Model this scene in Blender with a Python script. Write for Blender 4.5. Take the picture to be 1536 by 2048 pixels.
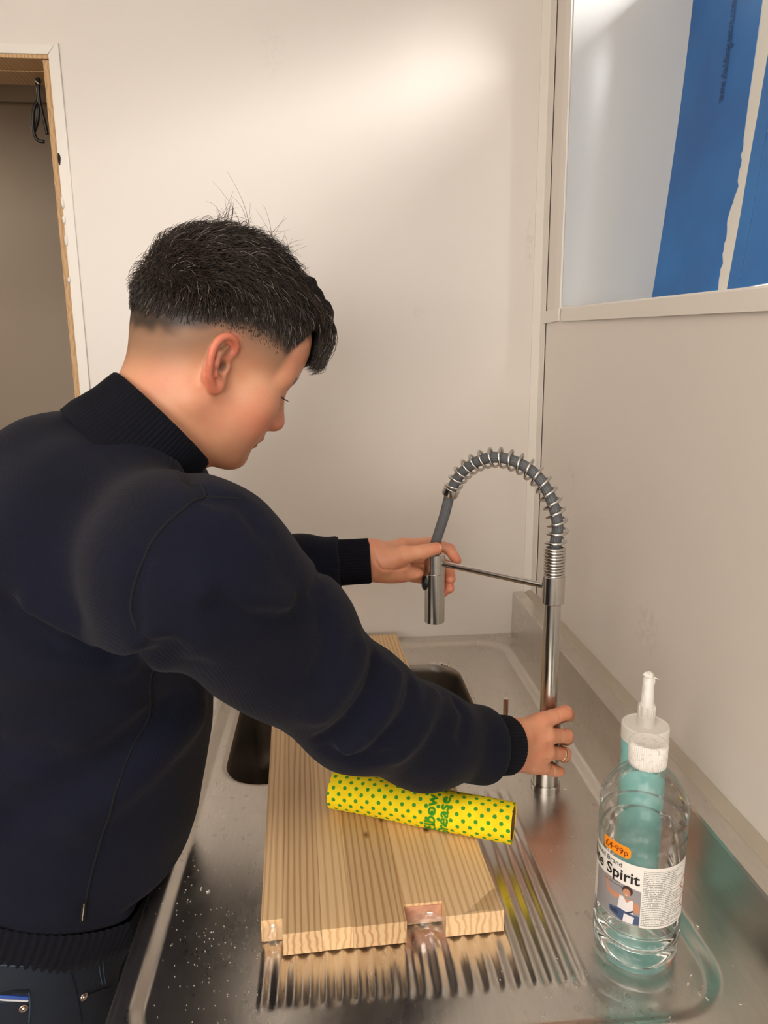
import bpy, bmesh, math, random
import numpy as np
from mathutils import Vector, Matrix

random.seed(7)
RNG = np.random.default_rng(11)
for o in list(bpy.data.objects):
    bpy.data.objects.remove(o)
SC = bpy.context.scene
COL = SC.collection

# ---------------------------------------------------------------- camera
FPX, CX, CY = 1420.0, 768.0, 1024.0
CAM = np.array([0.0, 0.0, 1.51])
def _camera_axes(vy=(650, 740), vz=(830, 7900)):
    z = np.array([vz[0]-CX, vz[1]-CY, FPX]); z /= np.linalg.norm(z)
    y = np.array([vy[0]-CX, vy[1]-CY, FPX]); y -= z*(y@z); y /= np.linalg.norm(y)
    up = -z
    return np.stack([np.cross(y, up), y, up], 1)
RC = _camera_axes()
def pray(px, py):
    w = RC.T @ np.array([px-CX, py-CY, FPX]); return w/np.linalg.norm(w)
def PY(px, py, y):
    d = pray(px, py); return CAM + d*((y-CAM[1])/d[1])
def PX(px, py, x):
    d = pray(px, py); return CAM + d*((x-CAM[0])/d[0])
def PZ(px, py, z):
    d = pray(px, py); return CAM + d*((z-CAM[2])/d[2])
cam = bpy.data.cameras.new('camera')
cam.sensor_fit = 'VERTICAL'; cam.sensor_height = 36.0; cam.sensor_width = 27.0
cam.lens = FPX/2048*36.0; cam.clip_start = 0.01
camo = bpy.data.objects.new('camera', cam); COL.objects.link(camo)
M = Matrix.Identity(4)
for i in range(3):
    M[i][0] = RC[0][i]; M[i][1] = -RC[1][i]; M[i][2] = -RC[2][i]; M[i][3] = CAM[i]
camo.matrix_world = M
SC.camera = camo

# ---------------------------------------------------------------- world, light, exposure
w = bpy.data.worlds.new('world'); SC.world = w; w.use_nodes = True
w.node_tree.nodes['Background'].inputs[0].default_value = (0.95, 0.97, 1.0, 1)
w.node_tree.nodes['Background'].inputs[1].default_value = 0.15
SC.view_settings.view_transform = 'Standard'
SC.view_settings.look = 'None'
SC.view_settings.gamma = 1.0
SC.view_settings.use_curve_mapping = False
SC.view_settings.exposure = -0.02
def area(name, loc, target, sx, sy, power, color):
    l = bpy.data.lights.new(name, 'AREA'); l.shape = 'RECTANGLE'; l.size = sx; l.size_y = sy
    l.energy = power; l.color = color
    o = bpy.data.objects.new(name, l); COL.objects.link(o); o.location = loc
    o.rotation_euler = (Vector(target)-Vector(loc)).to_track_quat('-Z', 'Y').to_euler()
    return o
# daylight that comes through the recessed window in the right wall
area('window_daylight', (1.45, 0.25, 2.95), (0.1, 1.45, 2.05), 1.3, 0.75, 400, (1.0, 0.98, 0.95))
# fill light at an added, unseen window in the wall behind the camera
area('rear_window_daylight', (-0.9, -2.45, 1.65), (-0.75, 0.6, 1.45), 1.5, 1.2, 66, (1.0, 0.95, 0.905))
CEIL = 2.75
FILL_PANELS = [(-0.45, -0.55), (-1.7, -0.9)]
for lx, ly in FILL_PANELS:   # added fill panels on the unseen ceiling (housings built below)
    area('panel_lamp', (lx, ly, CEIL-0.045), (lx, ly, 0), 1.1, 0.5, 9, (1.0, 0.90, 0.82))
l2 = area('passage_lamp', (-1.6, 2.3, 2.35), (-1.3, 2.4, 0), 0.3, 0.3, 3.5, (1.0, 0.86, 0.7))  # added fill that brightens the otherwise dark passage

# ---------------------------------------------------------------- helpers
def srgb(r, g, b):
    f = lambda c: (c/255)/12.92 if c/255 <= 0.04045 else ((c/255+0.055)/1.055)**2.4
    return (f(r), f(g), f(b), 1.0)
class NT:
    """thin wrapper that wires up nodes"""
    def __init__(s, name):
        s.m = bpy.data.materials.new(name); s.m.use_nodes = True
        s.t = s.m.node_tree; s.b = s.t.nodes['Principled BSDF']
    def n(s, typ, **kw):
        nd = s.t.nodes.new(typ)
        for k, v in kw.items():
            if k.startswith('i_'):
                nd.inputs[k[2:].replace('_', ' ')].default_value = v
            else: setattr(nd, k, v)
        return nd
    def l(s, a, b): s.t.links.new(a, b)
    def set(s, **kw):
        for k, v in kw.items():
            s.b.inputs[k.replace('_', ' ')].default_value = v
        return s
    def coord(s, kind='Object', scale=(1, 1, 1), loc=(0, 0, 0), rot=(0, 0, 0)):
        tc = s.n('ShaderNodeTexCoord'); mp = s.n('ShaderNodeMapping')
        mp.inputs['Scale'].default_value = scale; mp.inputs['Location'].default_value = loc
        mp.inputs['Rotation'].default_value = rot
        s.l(tc.outputs[kind], mp.inputs[0]); return mp.outputs[0]
    def noise(s, vec, scale, detail=3, rough=0.5, dist=0):
        nd = s.n('ShaderNodeTexNoise'); nd.inputs['Scale'].default_value = scale
        nd.inputs['Detail'].default_value = detail; nd.inputs['Roughness'].default_value = rough
        nd.inputs['Distortion'].default_value = dist
        s.l(vec, nd.inputs['Vector']); return nd.outputs['Fac']
    def ramp(s, fac, stops, interp='LINEAR'):
        r = s.n('ShaderNodeValToRGB'); r.color_ramp.interpolation = interp
        e = r.color_ramp.elements
        while len(e) < len(stops): e.new(0.5)
        for el, (p, c) in zip(e, stops):
            el.position = p; el.color = c if len(c) == 4 else (*c, 1)
        s.l(fac, r.inputs[0]); return r.outputs['Color']
    def mix(s, fac, a, b, mode='MIX'):
        m = s.n('ShaderNodeMix', data_type='RGBA', blend_type=mode)
        for sock, v in ((m.inputs[0], fac), (m.inputs[6], a), (m.inputs[7], b)):
            if isinstance(v, (int, float)): sock.default_value = v
            elif isinstance(v, tuple): sock.default_value = v
            else: s.l(v, sock)
        return m.outputs[2]
    def math(s, op, a, b=0.0, clamp=False):
        m = s.n('ShaderNodeMath', operation=op); m.use_clamp = clamp
        for sock, v in ((m.inputs[0], a), (m.inputs[1], b)):
            if isinstance(v, (int, float)): sock.default_value = v
            else: s.l(v, sock)
        return m.outputs[0]
    def bump(s, h, strength, dist=0.01):
        b = s.n('ShaderNodeBump'); b.inputs['Strength'].default_value = strength
        b.inputs['Distance'].default_value = dist
        s.l(h, b.inputs['Height']); s.l(b.outputs[0], s.b.inputs['Normal'])
    def color(s, c): s.l(c, s.b.inputs['Base Color'])
def simple(name, col, rough=0.5, metal=0.0, var=0.0, vscale=20, bump=0.0, bscale=200, bdist=0.002, **kw):
    t = NT(name); t.set(Roughness=rough, Metallic=metal, **kw)
    t.b.inputs['Base Color'].default_value = col
    if var or bump:
        v = t.coord()
        if var:
            f = t.noise(v, vscale, 4)
            lo = tuple(c*(1-var) for c in col[:3])+(1,); hi = tuple(min(1, c*(1+var)) for c in col[:3])+(1,)
            t.color(t.ramp(f, [(0.3, lo), (0.7, hi)]))
        if bump: t.bump(t.noise(v, bscale, 2), bump, bdist)
    return t.m

def link(o, parent=None):
    COL.objects.link(o)
    if parent is not None: o.parent = parent
    return o
def tag(o, label=None, category=None, group=None, kind=None):
    if label: o['label'] = label
    if category: o['category'] = category
    if group: o['group'] = group
    if kind: o['kind'] = kind
    return o
def empty(name, loc=(0, 0, 0), rotz=0, parent=None):
    o = bpy.data.objects.new(name, None); o.empty_display_size = 0.05
    o.location = loc; o.rotation_euler = (0, 0, rotz); return link(o, parent)
def mesh(name, V, F, mat, parent=None, smooth=False, uv=None, col=None):
    me = bpy.data.meshes.new(name)
    V = np.asarray(V, float)
    me.from_pydata([tuple(map(float, v)) for v in V], [], [tuple(int(i) for i in f) for f in F])
    if uv is not None:
        lay = me.uv_layers.new(name='UVMap'); uv = np.asarray(uv, float)
        li = np.zeros(len(me.loops), dtype=np.int32); me.loops.foreach_get('vertex_index', li)
        lay.data.foreach_set('uv', uv[li].astype(np.float32).ravel())
    if col is not None:
        at = me.attributes.new('col', 'FLOAT_COLOR', 'POINT')
        c = np.ones((len(V), 4), np.float32); c[:, :3] = col
        at.data.foreach_set('color', c.ravel())
    if smooth: me.polygons.foreach_set('use_smooth', np.ones(len(me.polygons), dtype=bool))
    me.materials.append(mat); me.validate(); me.update()
    return link(bpy.data.objects.new(name, me), parent)
def fast_mesh(name, V, F, mat, parent=None, col=None):
    """quads from arrays"""
    me = bpy.data.meshes.new(name); V = np.asarray(V, np.float32); F = np.asarray(F, np.int32)
    k = F.shape[1]
    me.vertices.add(len(V)); me.vertices.foreach_set('co', V.ravel())
    me.loops.add(F.size); me.loops.foreach_set('vertex_index', F.ravel())
    me.polygons.add(len(F)); me.polygons.foreach_set('loop_start', np.arange(0, F.size, k, dtype=np.int32))
    me.polygons.foreach_set('use_smooth', np.ones(len(F), dtype=bool))
    if col is not None:
        at = me.attributes.new('col', 'FLOAT_COLOR', 'POINT')
        c = np.ones((len(V), 4), np.float32); c[:, :3] = col
        at.data.foreach_set('color', c.ravel())
    me.update(calc_edges=True); me.validate(); me.materials.append(mat)
    return link(bpy.data.objects.new(name, me), parent)
class MB:
    """collects shapes that make up one mesh"""
    def __init__(s): s.V = []; s.F = []; s.UV = []
    def add(s, V, F, uv=None):
        o = len(s.V); s.V += [tuple(map(float, v)) for v in V]; s.F += [tuple(i+o for i in f) for f in F]
        s.UV += [tuple(u) for u in uv] if uv is not None else [(0, 0)]*len(V)
        return s
    def box(s, a, b):
        (x0, y0, z0), (x1, y1, z1) = a, b
        V = [(x, y, z) for z in (z0, z1) for y in (y0, y1) for x in (x0, x1)]
        return s.add(V, [(0, 2, 3, 1), (4, 5, 7, 6), (0, 1, 5, 4), (2, 6, 7, 3), (0, 4, 6, 2), (1, 3, 7, 5)])
    def prism(s, poly, axis, a, b):
        """closed 2-D polygon pushed along axis (0,1,2)"""
        o = [i for i in range(3) if i != axis]; V = []
        for t in (a, b):
            for p in poly:
                v = [0, 0, 0]; v[axis] = t; v[o[0]] = p[0]; v[o[1]] = p[1]; V.append(v)
        n = len(poly)
        return s.add(V, [tuple(range(n)), tuple(range(2*n-1, n-1, -1))]+[(i, (i+1) % n, n+(i+1) % n, n+i) for i in range(n)])
    def lathe(s, prof, seg=32, c=(0, 0, 0), axis=(0, 0, 1), close=False):
        c = np.asarray(c, float); a = np.asarray(axis, float); a /= np.linalg.norm(a)
        t = np.array([1.0, 0, 0]) if abs(a[0]) < 0.9 else np.array([0, 1.0, 0])
        u = np.cross(a, t); u /= np.linalg.norm(u); v = np.cross(a, u)
        V = []; 
        for r, h in prof:
            for k in range(seg):
                th = 2*math.pi*k/seg
                V.append(c+a*h+(u*math.cos(th)+v*math.sin(th))*r)
        F = []
        for i in range(len(prof)-1):
            for k in range(seg):
                k2 = (k+1) % seg
                F.append((i*seg+k, i*seg+k2, (i+1)*seg+k2, (i+1)*seg+k))
        if prof[0][0] > 1e-6 and close: F.append(tuple(range(seg-1, -1, -1)))
        if prof[-1][0] > 1e-6 and close: F.append(tuple((len(prof)-1)*seg+k for k in range(seg)))
        return s.add(V, F)
    def tube(s, pts, r, seg=8, caps=True):
        pts = np.asarray(pts, float); n = len(pts)
        R = np.full(n, r) if np.isscalar(r) else np.asarray(r, float)
        T = np.gradient(pts, axis=0); T /= np.linalg.norm(T, axis=1)[:, None]
        t = np.array([0, 0, 1.0]) if abs(T[0][2]) < 0.9 else np.array([1.0, 0, 0])
        u = np.cross(T[0], t); u /= np.linalg.norm(u); V = []
        for i in range(n):
            u = u-T[i]*(u@T[i]); u /= np.linalg.norm(u); v = np.cross(T[i], u)
            for k in range(seg):
                th = 2*math.pi*k/seg
                V.append(pts[i]+(u*math.cos(th)+v*math.sin(th))*R[i])
        F = [(i*seg+k, i*seg+(k+1) % seg, (i+1)*seg+(k+1) % seg, (i+1)*seg+k) for i in range(n-1) for k in range(seg)]
        if caps: F += [tuple(range(seg-1, -1, -1)), tuple((n-1)*seg+k for k in range(seg))]
        return s.add(V, F)
    def build(s, name, mat, parent=None, smooth=False, bevel=0.0, seg=2, autosm=None):
        o = mesh(name, s.V, s.F, mat, parent, smooth, uv=s.UV)
        bm = bmesh.new(); bm.from_mesh(o.data)
        bmesh.ops.recalc_face_normals(bm, faces=bm.faces)
        if bevel: bmesh.ops.bevel(bm, geom=list(bm.edges), offset=bevel, segments=seg, affect='EDGES', profile=0.6, clamp_overlap=True)
        if autosm is not None:
            for f in bm.faces: f.smooth = True
            for e in bm.edges:
                if len(e.link_faces) == 2 and e.calc_face_angle(0) > math.radians(autosm): e.smooth = False
        bm.to_mesh(o.data); bm.free()
        return o
def box(name, a, b, mat, parent=None, bevel=0.0):
    return MB().box(a, b).build(name, mat, parent, bevel=bevel)
def smooth_path(pts, n):
    """Catmull-Rom through the points"""
    p = np.asarray(pts, float); p = np.vstack([2*p[0]-p[1], p, 2*p[-1]-p[-2]]); out = []
    m = len(p)-3
    for t in np.linspace(0, m-1e-6, n):
        i = int(t); f = t-i; a, b, c, d = p[i:i+4]
        out.append(0.5*((2*b)+(-a+c)*f+(2*a-5*b+4*c-d)*f*f+(-a+3*b-3*c+d)*f**3))
    return np.array(out)
def text_mesh(txt, size, subdiv=1, bold=False):
    """flat lettering: vertices (x right, y up) and faces"""
    cu = bpy.data.curves.new('t', 'FONT'); cu.body = txt; cu.size = size; cu.resolution_u = 3
    if bold: cu.offset = size*0.018
    o = bpy.data.objects.new('t', cu); COL.objects.link(o)
    dg = bpy.context.evaluated_depsgraph_get(); dg.update()
    me = bpy.data.meshes.new_from_object(o.evaluated_get(dg))
    bm = bmesh.new(); bm.from_mesh(me)
    bmesh.ops.triangulate(bm, faces=bm.faces)
    if subdiv: bmesh.ops.subdivide_edges(bm, edges=list(bm.edges), cuts=subdiv, use_grid_fill=True)
    bm.verts.index_update()
    V = np.array([v.co[:] for v in bm.verts]); F = [tuple(v.index for v in f.verts) for f in bm.faces]
    bm.free(); bpy.data.objects.remove(o); bpy.data.curves.remove(cu); bpy.data.meshes.remove(me)
    return V[:, :2], F

# ---------------------------------------------------------------- implicit surfaces
def nrm(a): return np.sqrt((a*a).sum(-1))
def s_cone(P, a, b, ra, rb):
    a = np.asarray(a, np.float32); b = np.asarray(b, np.float32); pa = P-a; ba = b-a
    h = np.clip((pa@ba)/max(float(ba@ba), 1e-12), 0, 1)
    return nrm(pa-h[:, None]*ba)-(ra+(rb-ra)*h)
def s_ell(P, c, r, R=None):
    q = P-np.asarray(c, np.float32)
    if R is not None: q = q@np.asarray(R, np.float32)
    r = np.asarray(r, np.float32); k0 = nrm(q/r); k1 = nrm(q/(r*r))
    return k0*(k0-1)/np.maximum(k1, 1e-6)
def smin(a, b, k):
    h = np.maximum(k-np.abs(a-b), 0)/k; return np.minimum(a, b)-h*h*k*0.25
def smax(a, b, k): return -smin(-a, -b, k)
def s_chain(P, pts, rad, k=0.01):
    d = None
    for i in range(len(pts)-1):
        e = s_cone(P, pts[i], pts[i+1], rad[i], rad[i+1])
        d = e if d is None else smin(d, e, k)
    return d
def d_line(P, pts):
    d = None
    for i in range(len(pts)-1):
        e = s_cone(P, pts[i], pts[i+1], 0, 0); d = e if d is None else np.minimum(d, e)
    return d
def isosurface(fn, lo, hi, vox, newton=1):
    lo = np.asarray(lo, float); hi = np.asarray(hi, float); B = 8
    nb = np.ceil((hi-lo)/(vox*B)).astype(int); n = nb*B
    c = [lo[i]+vox*(np.arange(nb[i])*B+B/2-0.5) for i in range(3)]
    G = np.stack(np.meshgrid(*c, indexing='ij'), -1).reshape(-1, 3).astype(np.float32)
    dc = fn(G).reshape(nb)
    D = np.repeat(np.repeat(np.repeat(dc, B, 0), B, 1), B, 2).astype(np.float32)
    act = np.argwhere(np.abs(dc) < vox*B*1.25)
    off = np.stack(np.meshgrid(*[np.arange(B)]*3, indexing='ij'), -1).reshape(-1, 3)
    for s in range(0, len(act), 2000):
        I = (act[s:s+2000, None, :]*B+off[None]).reshape(-1, 3)
        D[I[:, 0], I[:, 1], I[:, 2]] = fn((lo+I*vox).astype(np.float32))
    ins = D < 0
    cnt = np.zeros(n-1, np.int8)
    for dx in (0, 1):
        for dy in (0, 1):
            for dz in (0, 1):
                cnt += ins[dx:n[0]-1+dx, dy:n[1]-1+dy, dz:n[2]-1+dz]
    cells = np.argwhere((cnt > 0) & (cnt < 8))
    idx = np.full(n-1, -1, np.int32); idx[tuple(cells.T)] = np.arange(len(cells))
    acc = np.zeros((len(cells), 3)); num = np.zeros(len(cells))
    cor = [(x, y, z) for x in (0, 1) for y in (0, 1) for z in (0, 1)]
    for a in cor:
        for ax in range(3):
            if a[ax]: continue
            b = list(a); b[ax] = 1
            da = D[cells[:, 0]+a[0], cells[:, 1]+a[1], cells[:, 2]+a[2]]
            db = D[cells[:, 0]+b[0], cells[:, 1]+b[1], cells[:, 2]+b[2]]
            m = (da < 0) != (db < 0); t = da[m]/(da[m]-db[m])
            p = np.tile(np.array(a, float), (m.sum(), 1)); p[:, ax] += t
            acc[m] += p; num[m] += 1
    V = lo+(cells+acc/num[:, None])*vox
    F = []
    for ax in range(3):
        u, v = (ax+1) % 3, (ax+2) % 3
        A = [slice(0, n[i]) for i in range(3)]; Bs = list(A)
        A[ax] = slice(0, n[ax]-1); Bs[ax] = slice(1, n[ax])
        ch = ins[tuple(A)] != ins[tuple(Bs)]
        E = np.argwhere(ch)
        ok = (E[:, u] > 0) & (E[:, v] > 0) & (E[:, u] < n[u]-1) & (E[:, v] < n[v]-1); E = E[ok]
        q = []
        for du, dv in ((-1, -1), (0, -1), (0, 0), (-1, 0)):
            e = E.copy(); e[:, u] += du; e[:, v] += dv; q.append(idx[tuple(e.T)])
        q = np.stack(q, 1); flip = ~ins[tuple(E.T)]
        q[flip] = q[flip][:, ::-1]; F.append(q)
    F = np.concatenate(F); F = F[(F >= 0).all(1)]
    for _ in range(newton):
        e = vox*0.5; P = V.astype(np.float32); d = fn(P)
        g = np.stack([fn(P+np.eye(3, dtype=np.float32)[i]*e)-fn(P-np.eye(3, dtype=np.float32)[i]*e) for i in range(3)], 1)/(2*e)
        V = V-np.clip(d/np.maximum((g*g).sum(1), 0.3), -vox, vox)[:, None]*g
    return V, F
def grad(fn, P, e=0.002):
    P = np.asarray(P, np.float32); I = np.eye(3, dtype=np.float32)
    g = np.stack([fn(P+I[i]*e)-fn(P-I[i]*e) for i in range(3)], 1)
    return g/np.maximum(nrm(g)[:, None], 1e-9)
def trace(fn, pix, start=0.3):
    """where the view through these pixels first meets a surface"""
    D = np.array([pray(*p) for p in pix]); t = np.full(len(pix), start)
    for _ in range(120):
        t = t+np.clip(fn((CAM+D*t[:, None]).astype(np.float32)), -0.02, 0.05)*0.7
    return CAM+D*t[:, None]

# ---------------------------------------------------------------- room materials
def wall_material(name, base, rough, marks=()):
    t = NT(name); t.set(Roughness=rough)
    v = t.coord()
    f = t.noise(v, 1.6, 3); c = t.ramp(f, [(0.3, tuple(x*0.965 for x in base[:3])), (0.7, base[:3])])
    for (p, r, strength, stretch) in marks:    # scuffs on the cladding
        q = t.coord(scale=stretch, loc=tuple(-a*b for a, b in zip(p, stretch)))
        ln = t.n('ShaderNodeVectorMath', operation='LENGTH'); t.l(q, ln.inputs[0])
        near = t.math('SUBTRACT', 1.0, t.math('DIVIDE', ln.outputs['Value'], r), True)
        nz = t.ramp(t.noise(v, 70, 4, 0.7), [(0.45, (0, 0, 0)), (0.68, (1, 1, 1))])
        fac = t.math('MULTIPLY', t.math('MULTIPLY', near, nz), strength, True)
        c = t.mix(fac, c, tuple(x*0.55 for x in base[:3])+(1,))
    t.color(c)
    t.bump(t.noise(v, 14, 2), 0.05, 0.004)
    return t.m
WALLC = srgb(229, 221, 212)
M_wall = wall_material('wall_cladding', WALLC, 0.34,
    [((-0.085, 1.526, 2.10), 0.05, 0.22, (1.6, 1, 0.8)), ((0.20, 1.526, 1.62), 0.02, 0.4, (1, 1, 1)), ((0.43, 1.526, 1.75), 0.05, 0.4, (4, 1, 0.7))])
M_wall_r = wall_material('wall_cladding_right', WALLC, 0.36, [((0.46, 0.95, 1.13), 0.05, 0.5, (1, 1, 1)), ((0.46, 1.3, 1.3), 0.03, 0.4, (1, 1, 1))])
M_trim = simple('white_pvc_trim', srgb(232, 226, 216), 0.32)
M_jambpanel = simple('white_gloss_panel', srgb(190, 191, 190), 0.22)  # white panel, base colour greyed to carry the shade of the recess
M_floor = simple('grey_floor_screed', srgb(120, 114, 106), 0.6, var=0.15, vscale=8)
M_ceil = simple('ceiling_paint', srgb(226, 221, 212), 0.8)
M_gap = simple('dark_joint', srgb(70, 58, 46), 0.9)
M_pine_edge = None

# ---------------------------------------------------------------- room shell
XW, YB, XL, YF = 0.46, 1.526, -2.7, -2.25
tag(box('floor', (XL-.1, YF-.1, -0.05), (XW+.4, 3.2, 0.0), M_floor), kind='structure')
tag(box('ceiling', (XL-.1, YF-.1, CEIL), (XW+.4, YB+.12, CEIL+.05), M_ceil), kind='structure')
DX0, DX1, DZ = -1.36, -0.50, 2.090           # doorway in the back wall
tag(MB().box((DX1, YB, 0), (XW+.4, YB+.12, CEIL)).box((DX0, YB, DZ), (DX1, YB+.12, CEIL)).box((XL-.1, YB, 0), (DX0, YB+.12, CEIL)).build('wall_back', M_wall), kind='structure')
WY0, WY1, WZ1 = -0.25, 1.402, 2.42            # window opening in the right wall
def sill_z(y): return 1.617+(y-1.40)*0.0435
wr = MB()
wr.box((XW, WY1, 0), (XW+.4, YB, CEIL)).box((XW, YF, 0), (XW+.4, WY0, CEIL)).box((XW, WY0, WZ1), (XW+.4, WY1, CEIL))
wr.prism([(WY0, 0), (WY1, 0), (WY1, sill_z(WY1)-.002), (WY0, sill_z(WY0)-.002)], 0, XW, XW+.4)
tag(wr.build('wall_right', M_wall_r), kind='structure')
tag(box('wall_left', (XL-.1, YF, 0), (XL, YB, CEIL), M_wall), kind='structure')
RX0, RX1, RZ0, RZ1 = -1.7, -0.1, 1.0, 2.3      # opening for the added fill window behind the camera
tag(MB().box((XL, YF-.1, 0), (RX0, YF, CEIL)).box((RX1, YF-.1, 0), (XW+.4, YF, CEIL)).box((RX0, YF-.1, 0), (RX1, YF, RZ0)).box((RX0, YF-.1, RZ1), (RX1, YF, CEIL)).build('wall_front', M_wall), kind='structure')
# passage beyond the doorway
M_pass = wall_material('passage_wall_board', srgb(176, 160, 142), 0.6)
ZJ = float(PY(60, 206, 2.72)[2])
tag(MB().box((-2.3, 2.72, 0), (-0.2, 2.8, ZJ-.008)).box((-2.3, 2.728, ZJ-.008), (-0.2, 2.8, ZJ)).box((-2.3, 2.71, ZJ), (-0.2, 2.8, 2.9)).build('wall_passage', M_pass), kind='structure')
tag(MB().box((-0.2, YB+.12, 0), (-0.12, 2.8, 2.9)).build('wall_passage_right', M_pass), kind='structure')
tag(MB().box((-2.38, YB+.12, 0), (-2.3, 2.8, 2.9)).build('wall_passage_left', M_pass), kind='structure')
tag(box('ceiling_passage', (-2.38, YB+.12, 2.9), (-0.12, 2.8, 2.95), M_ceil), kind='structure')
# unseen ceiling panels and passage pendant, added for fill
M_emit = NT('lamp_diffuser'); M_emit.set(Emission_Color=(1, 0.9, 0.78, 1), Emission_Strength=3.0); M_emit = M_emit.m
for i, (lx, ly) in enumerate(FILL_PANELS):
    r = empty('ceiling_light', (lx, ly, CEIL))
    tag(r, ['white ceiling light panel with glowing diffuser over the sink side of the room', 'white ceiling light panel with glowing diffuser above the far left corner'][i], 'ceiling light', 'ceiling light panels')
    MB().box((-.6, -.3, -.03), (.6, -.27, 0)).box((-.6, .27, -.03), (.6, .3, 0)).box((-.6, -.27, -.03), (-.57, .27, 0)).box((.57, -.27, -.03), (.6, .27, 0)).build('frame', M_trim, r)
    box('diffuser', (-.57, -.27, -.02), (.57, .27, -.004), M_emit, r)
pr = tag(empty('passage_light', (-1.6, 2.3, 2.9)), 'small pendant ceiling light hanging in the dim passage', 'ceiling light')
MB().tube([(0, 0, 0), (0, 0, -.4)], .004).build('cord', M_gap, pr)
MB().lathe([(.02, -.38), (.09, -.46), (.16, -.52), (.157, -.52), (.02, -.39)], 24).build('lamp_shade', M_trim, pr, smooth=True)

# corner trim, joints
tc = MB().box((XW-.020, YB-.003, 0.9), (XW, YB, CEIL)).box((XW-.003, YB-.034, 1.0), (XW, YB, CEIL))
tag(tc.build('trim_1', M_trim), kind='structure')
tag(MB().box((XW-.0008, YB-.0375, 1.0), (XW+.0005, YB-.034, 1.592)).box((XW-.0008, YB-.0375, 1.617), (XW+.0005, YB-.034, CEIL)).build('trim_2', M_gap), kind='structure')
# doorway: pine jambs and white angle trim
def wood(name, light, dark, scale=1.0, knots=(), rough=0.5, bumpy=0.15):
    t = NT(name); t.set(Roughness=rough)
    oi = t.n('ShaderNodeObjectInfo')
    tcn = t.n('ShaderNodeTexCoord'); add = t.n('ShaderNodeVectorMath', operation='ADD')
    mul = t.n('ShaderNodeVectorMath', operation='SCALE'); mul.inputs[0].default_value = (3.1, 7.7, 1.3)
    t.l(oi.outputs['Random'], mul.inputs['Scale']); t.l(tcn.outputs['Object'], add.inputs[0]); t.l(mul.outputs[0], add.inputs[1])
    mp = t.n('ShaderNodeMapping'); mp.inputs['Scale'].default_value = (1*scale, 0.055*scale, 1*scale); t.l(add.outputs[0], mp.inputs[0])
    warp = t.noise(mp.outputs[0], 14, 2)
    wv = t.n('ShaderNodeTexWave', bands_direction='X'); wv.inputs['Scale'].default_value = 42
    wv.inputs['Distortion'].default_value = 7; wv.inputs['Detail'].default_value = 2; wv.inputs['Detail Scale'].default_value = 0.9
    t.l(mp.outputs[0], wv.inputs['Vector'])
    c = t.ramp(wv.outputs['Fac'], [(0.0, light), (0.60, tuple(a*0.85+b*0.15 for a, b in zip(light[:3], dark[:3]))), (0.95, dark), (1.0, dark)])
    mp2 = t.n('ShaderNodeMapping'); mp2.inputs['Scale'].default_value = (1, .02, 1); t.l(add.outputs[0], mp2.inputs[0])
    fib = t.noise(mp2.outputs[0], 900, 2)
    c = t.mix(t.ramp(fib, [(0.35, (0.16,)*3), (0.65, (0, 0, 0))]), c, tuple(x*0.8 for x in dark[:3])+(1,))
    tone = t.ramp(oi.outputs['Random'], [(0, (0.80, 0.76, 0.70)), (0.35, (1.0, 0.98, 0.95)), (0.7, (0.92, 0.84, 0.74)), (1, (1.0, 1.0, 0.96))])
    c = t.mix(1.0, c, tone, 'MULTIPLY')
    for (p, r) in knots:
        q = t.n('ShaderNodeMapping'); q.inputs['Location'].default_value = (-p[0], -p[1]*0.55, 0); q.inputs['Scale'].default_value = (1, 0.55, 0)
        t.l(tcn.outputs['Object'], q.inputs[0])
        ln = t.n('ShaderNodeVectorMath', operation='LENGTH'); t.l(q.outputs[0], ln.inputs[0])
        d = t.math('ADD', t.math('DIVIDE', ln.outputs['Value'], r), t.math('MULTIPLY', t.math('SUBTRACT', warp, 0.5), 1.0))
        c = t.mix(t.ramp(d, [(0.25, (1, 1, 1)), (1.0, (0, 0, 0))]), c, srgb(112, 72, 40))
    t.color(c); t.bump(wv.outputs['Fac'], bumpy, 0.0006)
    return t.m
M_pine_jamb = wood('pine_jamb', srgb(206, 172, 126)[:3], srgb(186, 146, 98)[:3])
door = tag(empty('door_1', ((DX0+DX1)/2, YB, 0)), kind='structure')
def dbox(name, a, b, mat, bevel=0): 
    o = (door.location.x, door.location.y, 0)
    return box(name, tuple(x-y for x, y in zip(a, o)), tuple(x-y for x, y in zip(b, o)), mat, door, bevel)
dbox('jamb_lining', (DX1-.014, YB-.001, 0), (DX1-.0005, YB+.125, DZ-.0125), M_pine_jamb)
dbox('jamb_lining', (DX0+.0005, YB-.001, 0), (DX0+.014, YB+.125, DZ-.0125), M_pine_jamb)
dbox('head_lining', (DX0+.0005, YB-.001, DZ-.010), (DX1-.0005, YB+.055, DZ-.0005), M_pine_jamb)
dbox('head_lining', (DX0+.0005, YB+.058, DZ-.012), (DX1-.0005, YB+.125, DZ-.0005), M_pine_jamb)
tr = MB().prism([(DX1-.002, 0), (DX1+.018, 0), (DX1+.018, DZ+.016), (DX1+.013, DZ+.016), (DX1-.002, DZ-.004)], 1, YB-.005, YB)
tr.V = [(x-door.location.x, y-YB, z) for x, y, z in tr.V]; tr.build('angle_trim', M_trim, door, bevel=.0012)
tr = MB().prism([(DX0, DZ-.003), (DX1-.003, DZ-.003), (DX1+.011, DZ+.014), (DX0, DZ+.014)], 1, YB-.004, YB)
tr.V = [(x-door.location.x, y-YB, z) for x, y, z in tr.V]; tr.build('angle_trim', M_trim, door, bevel=.0012)
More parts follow.
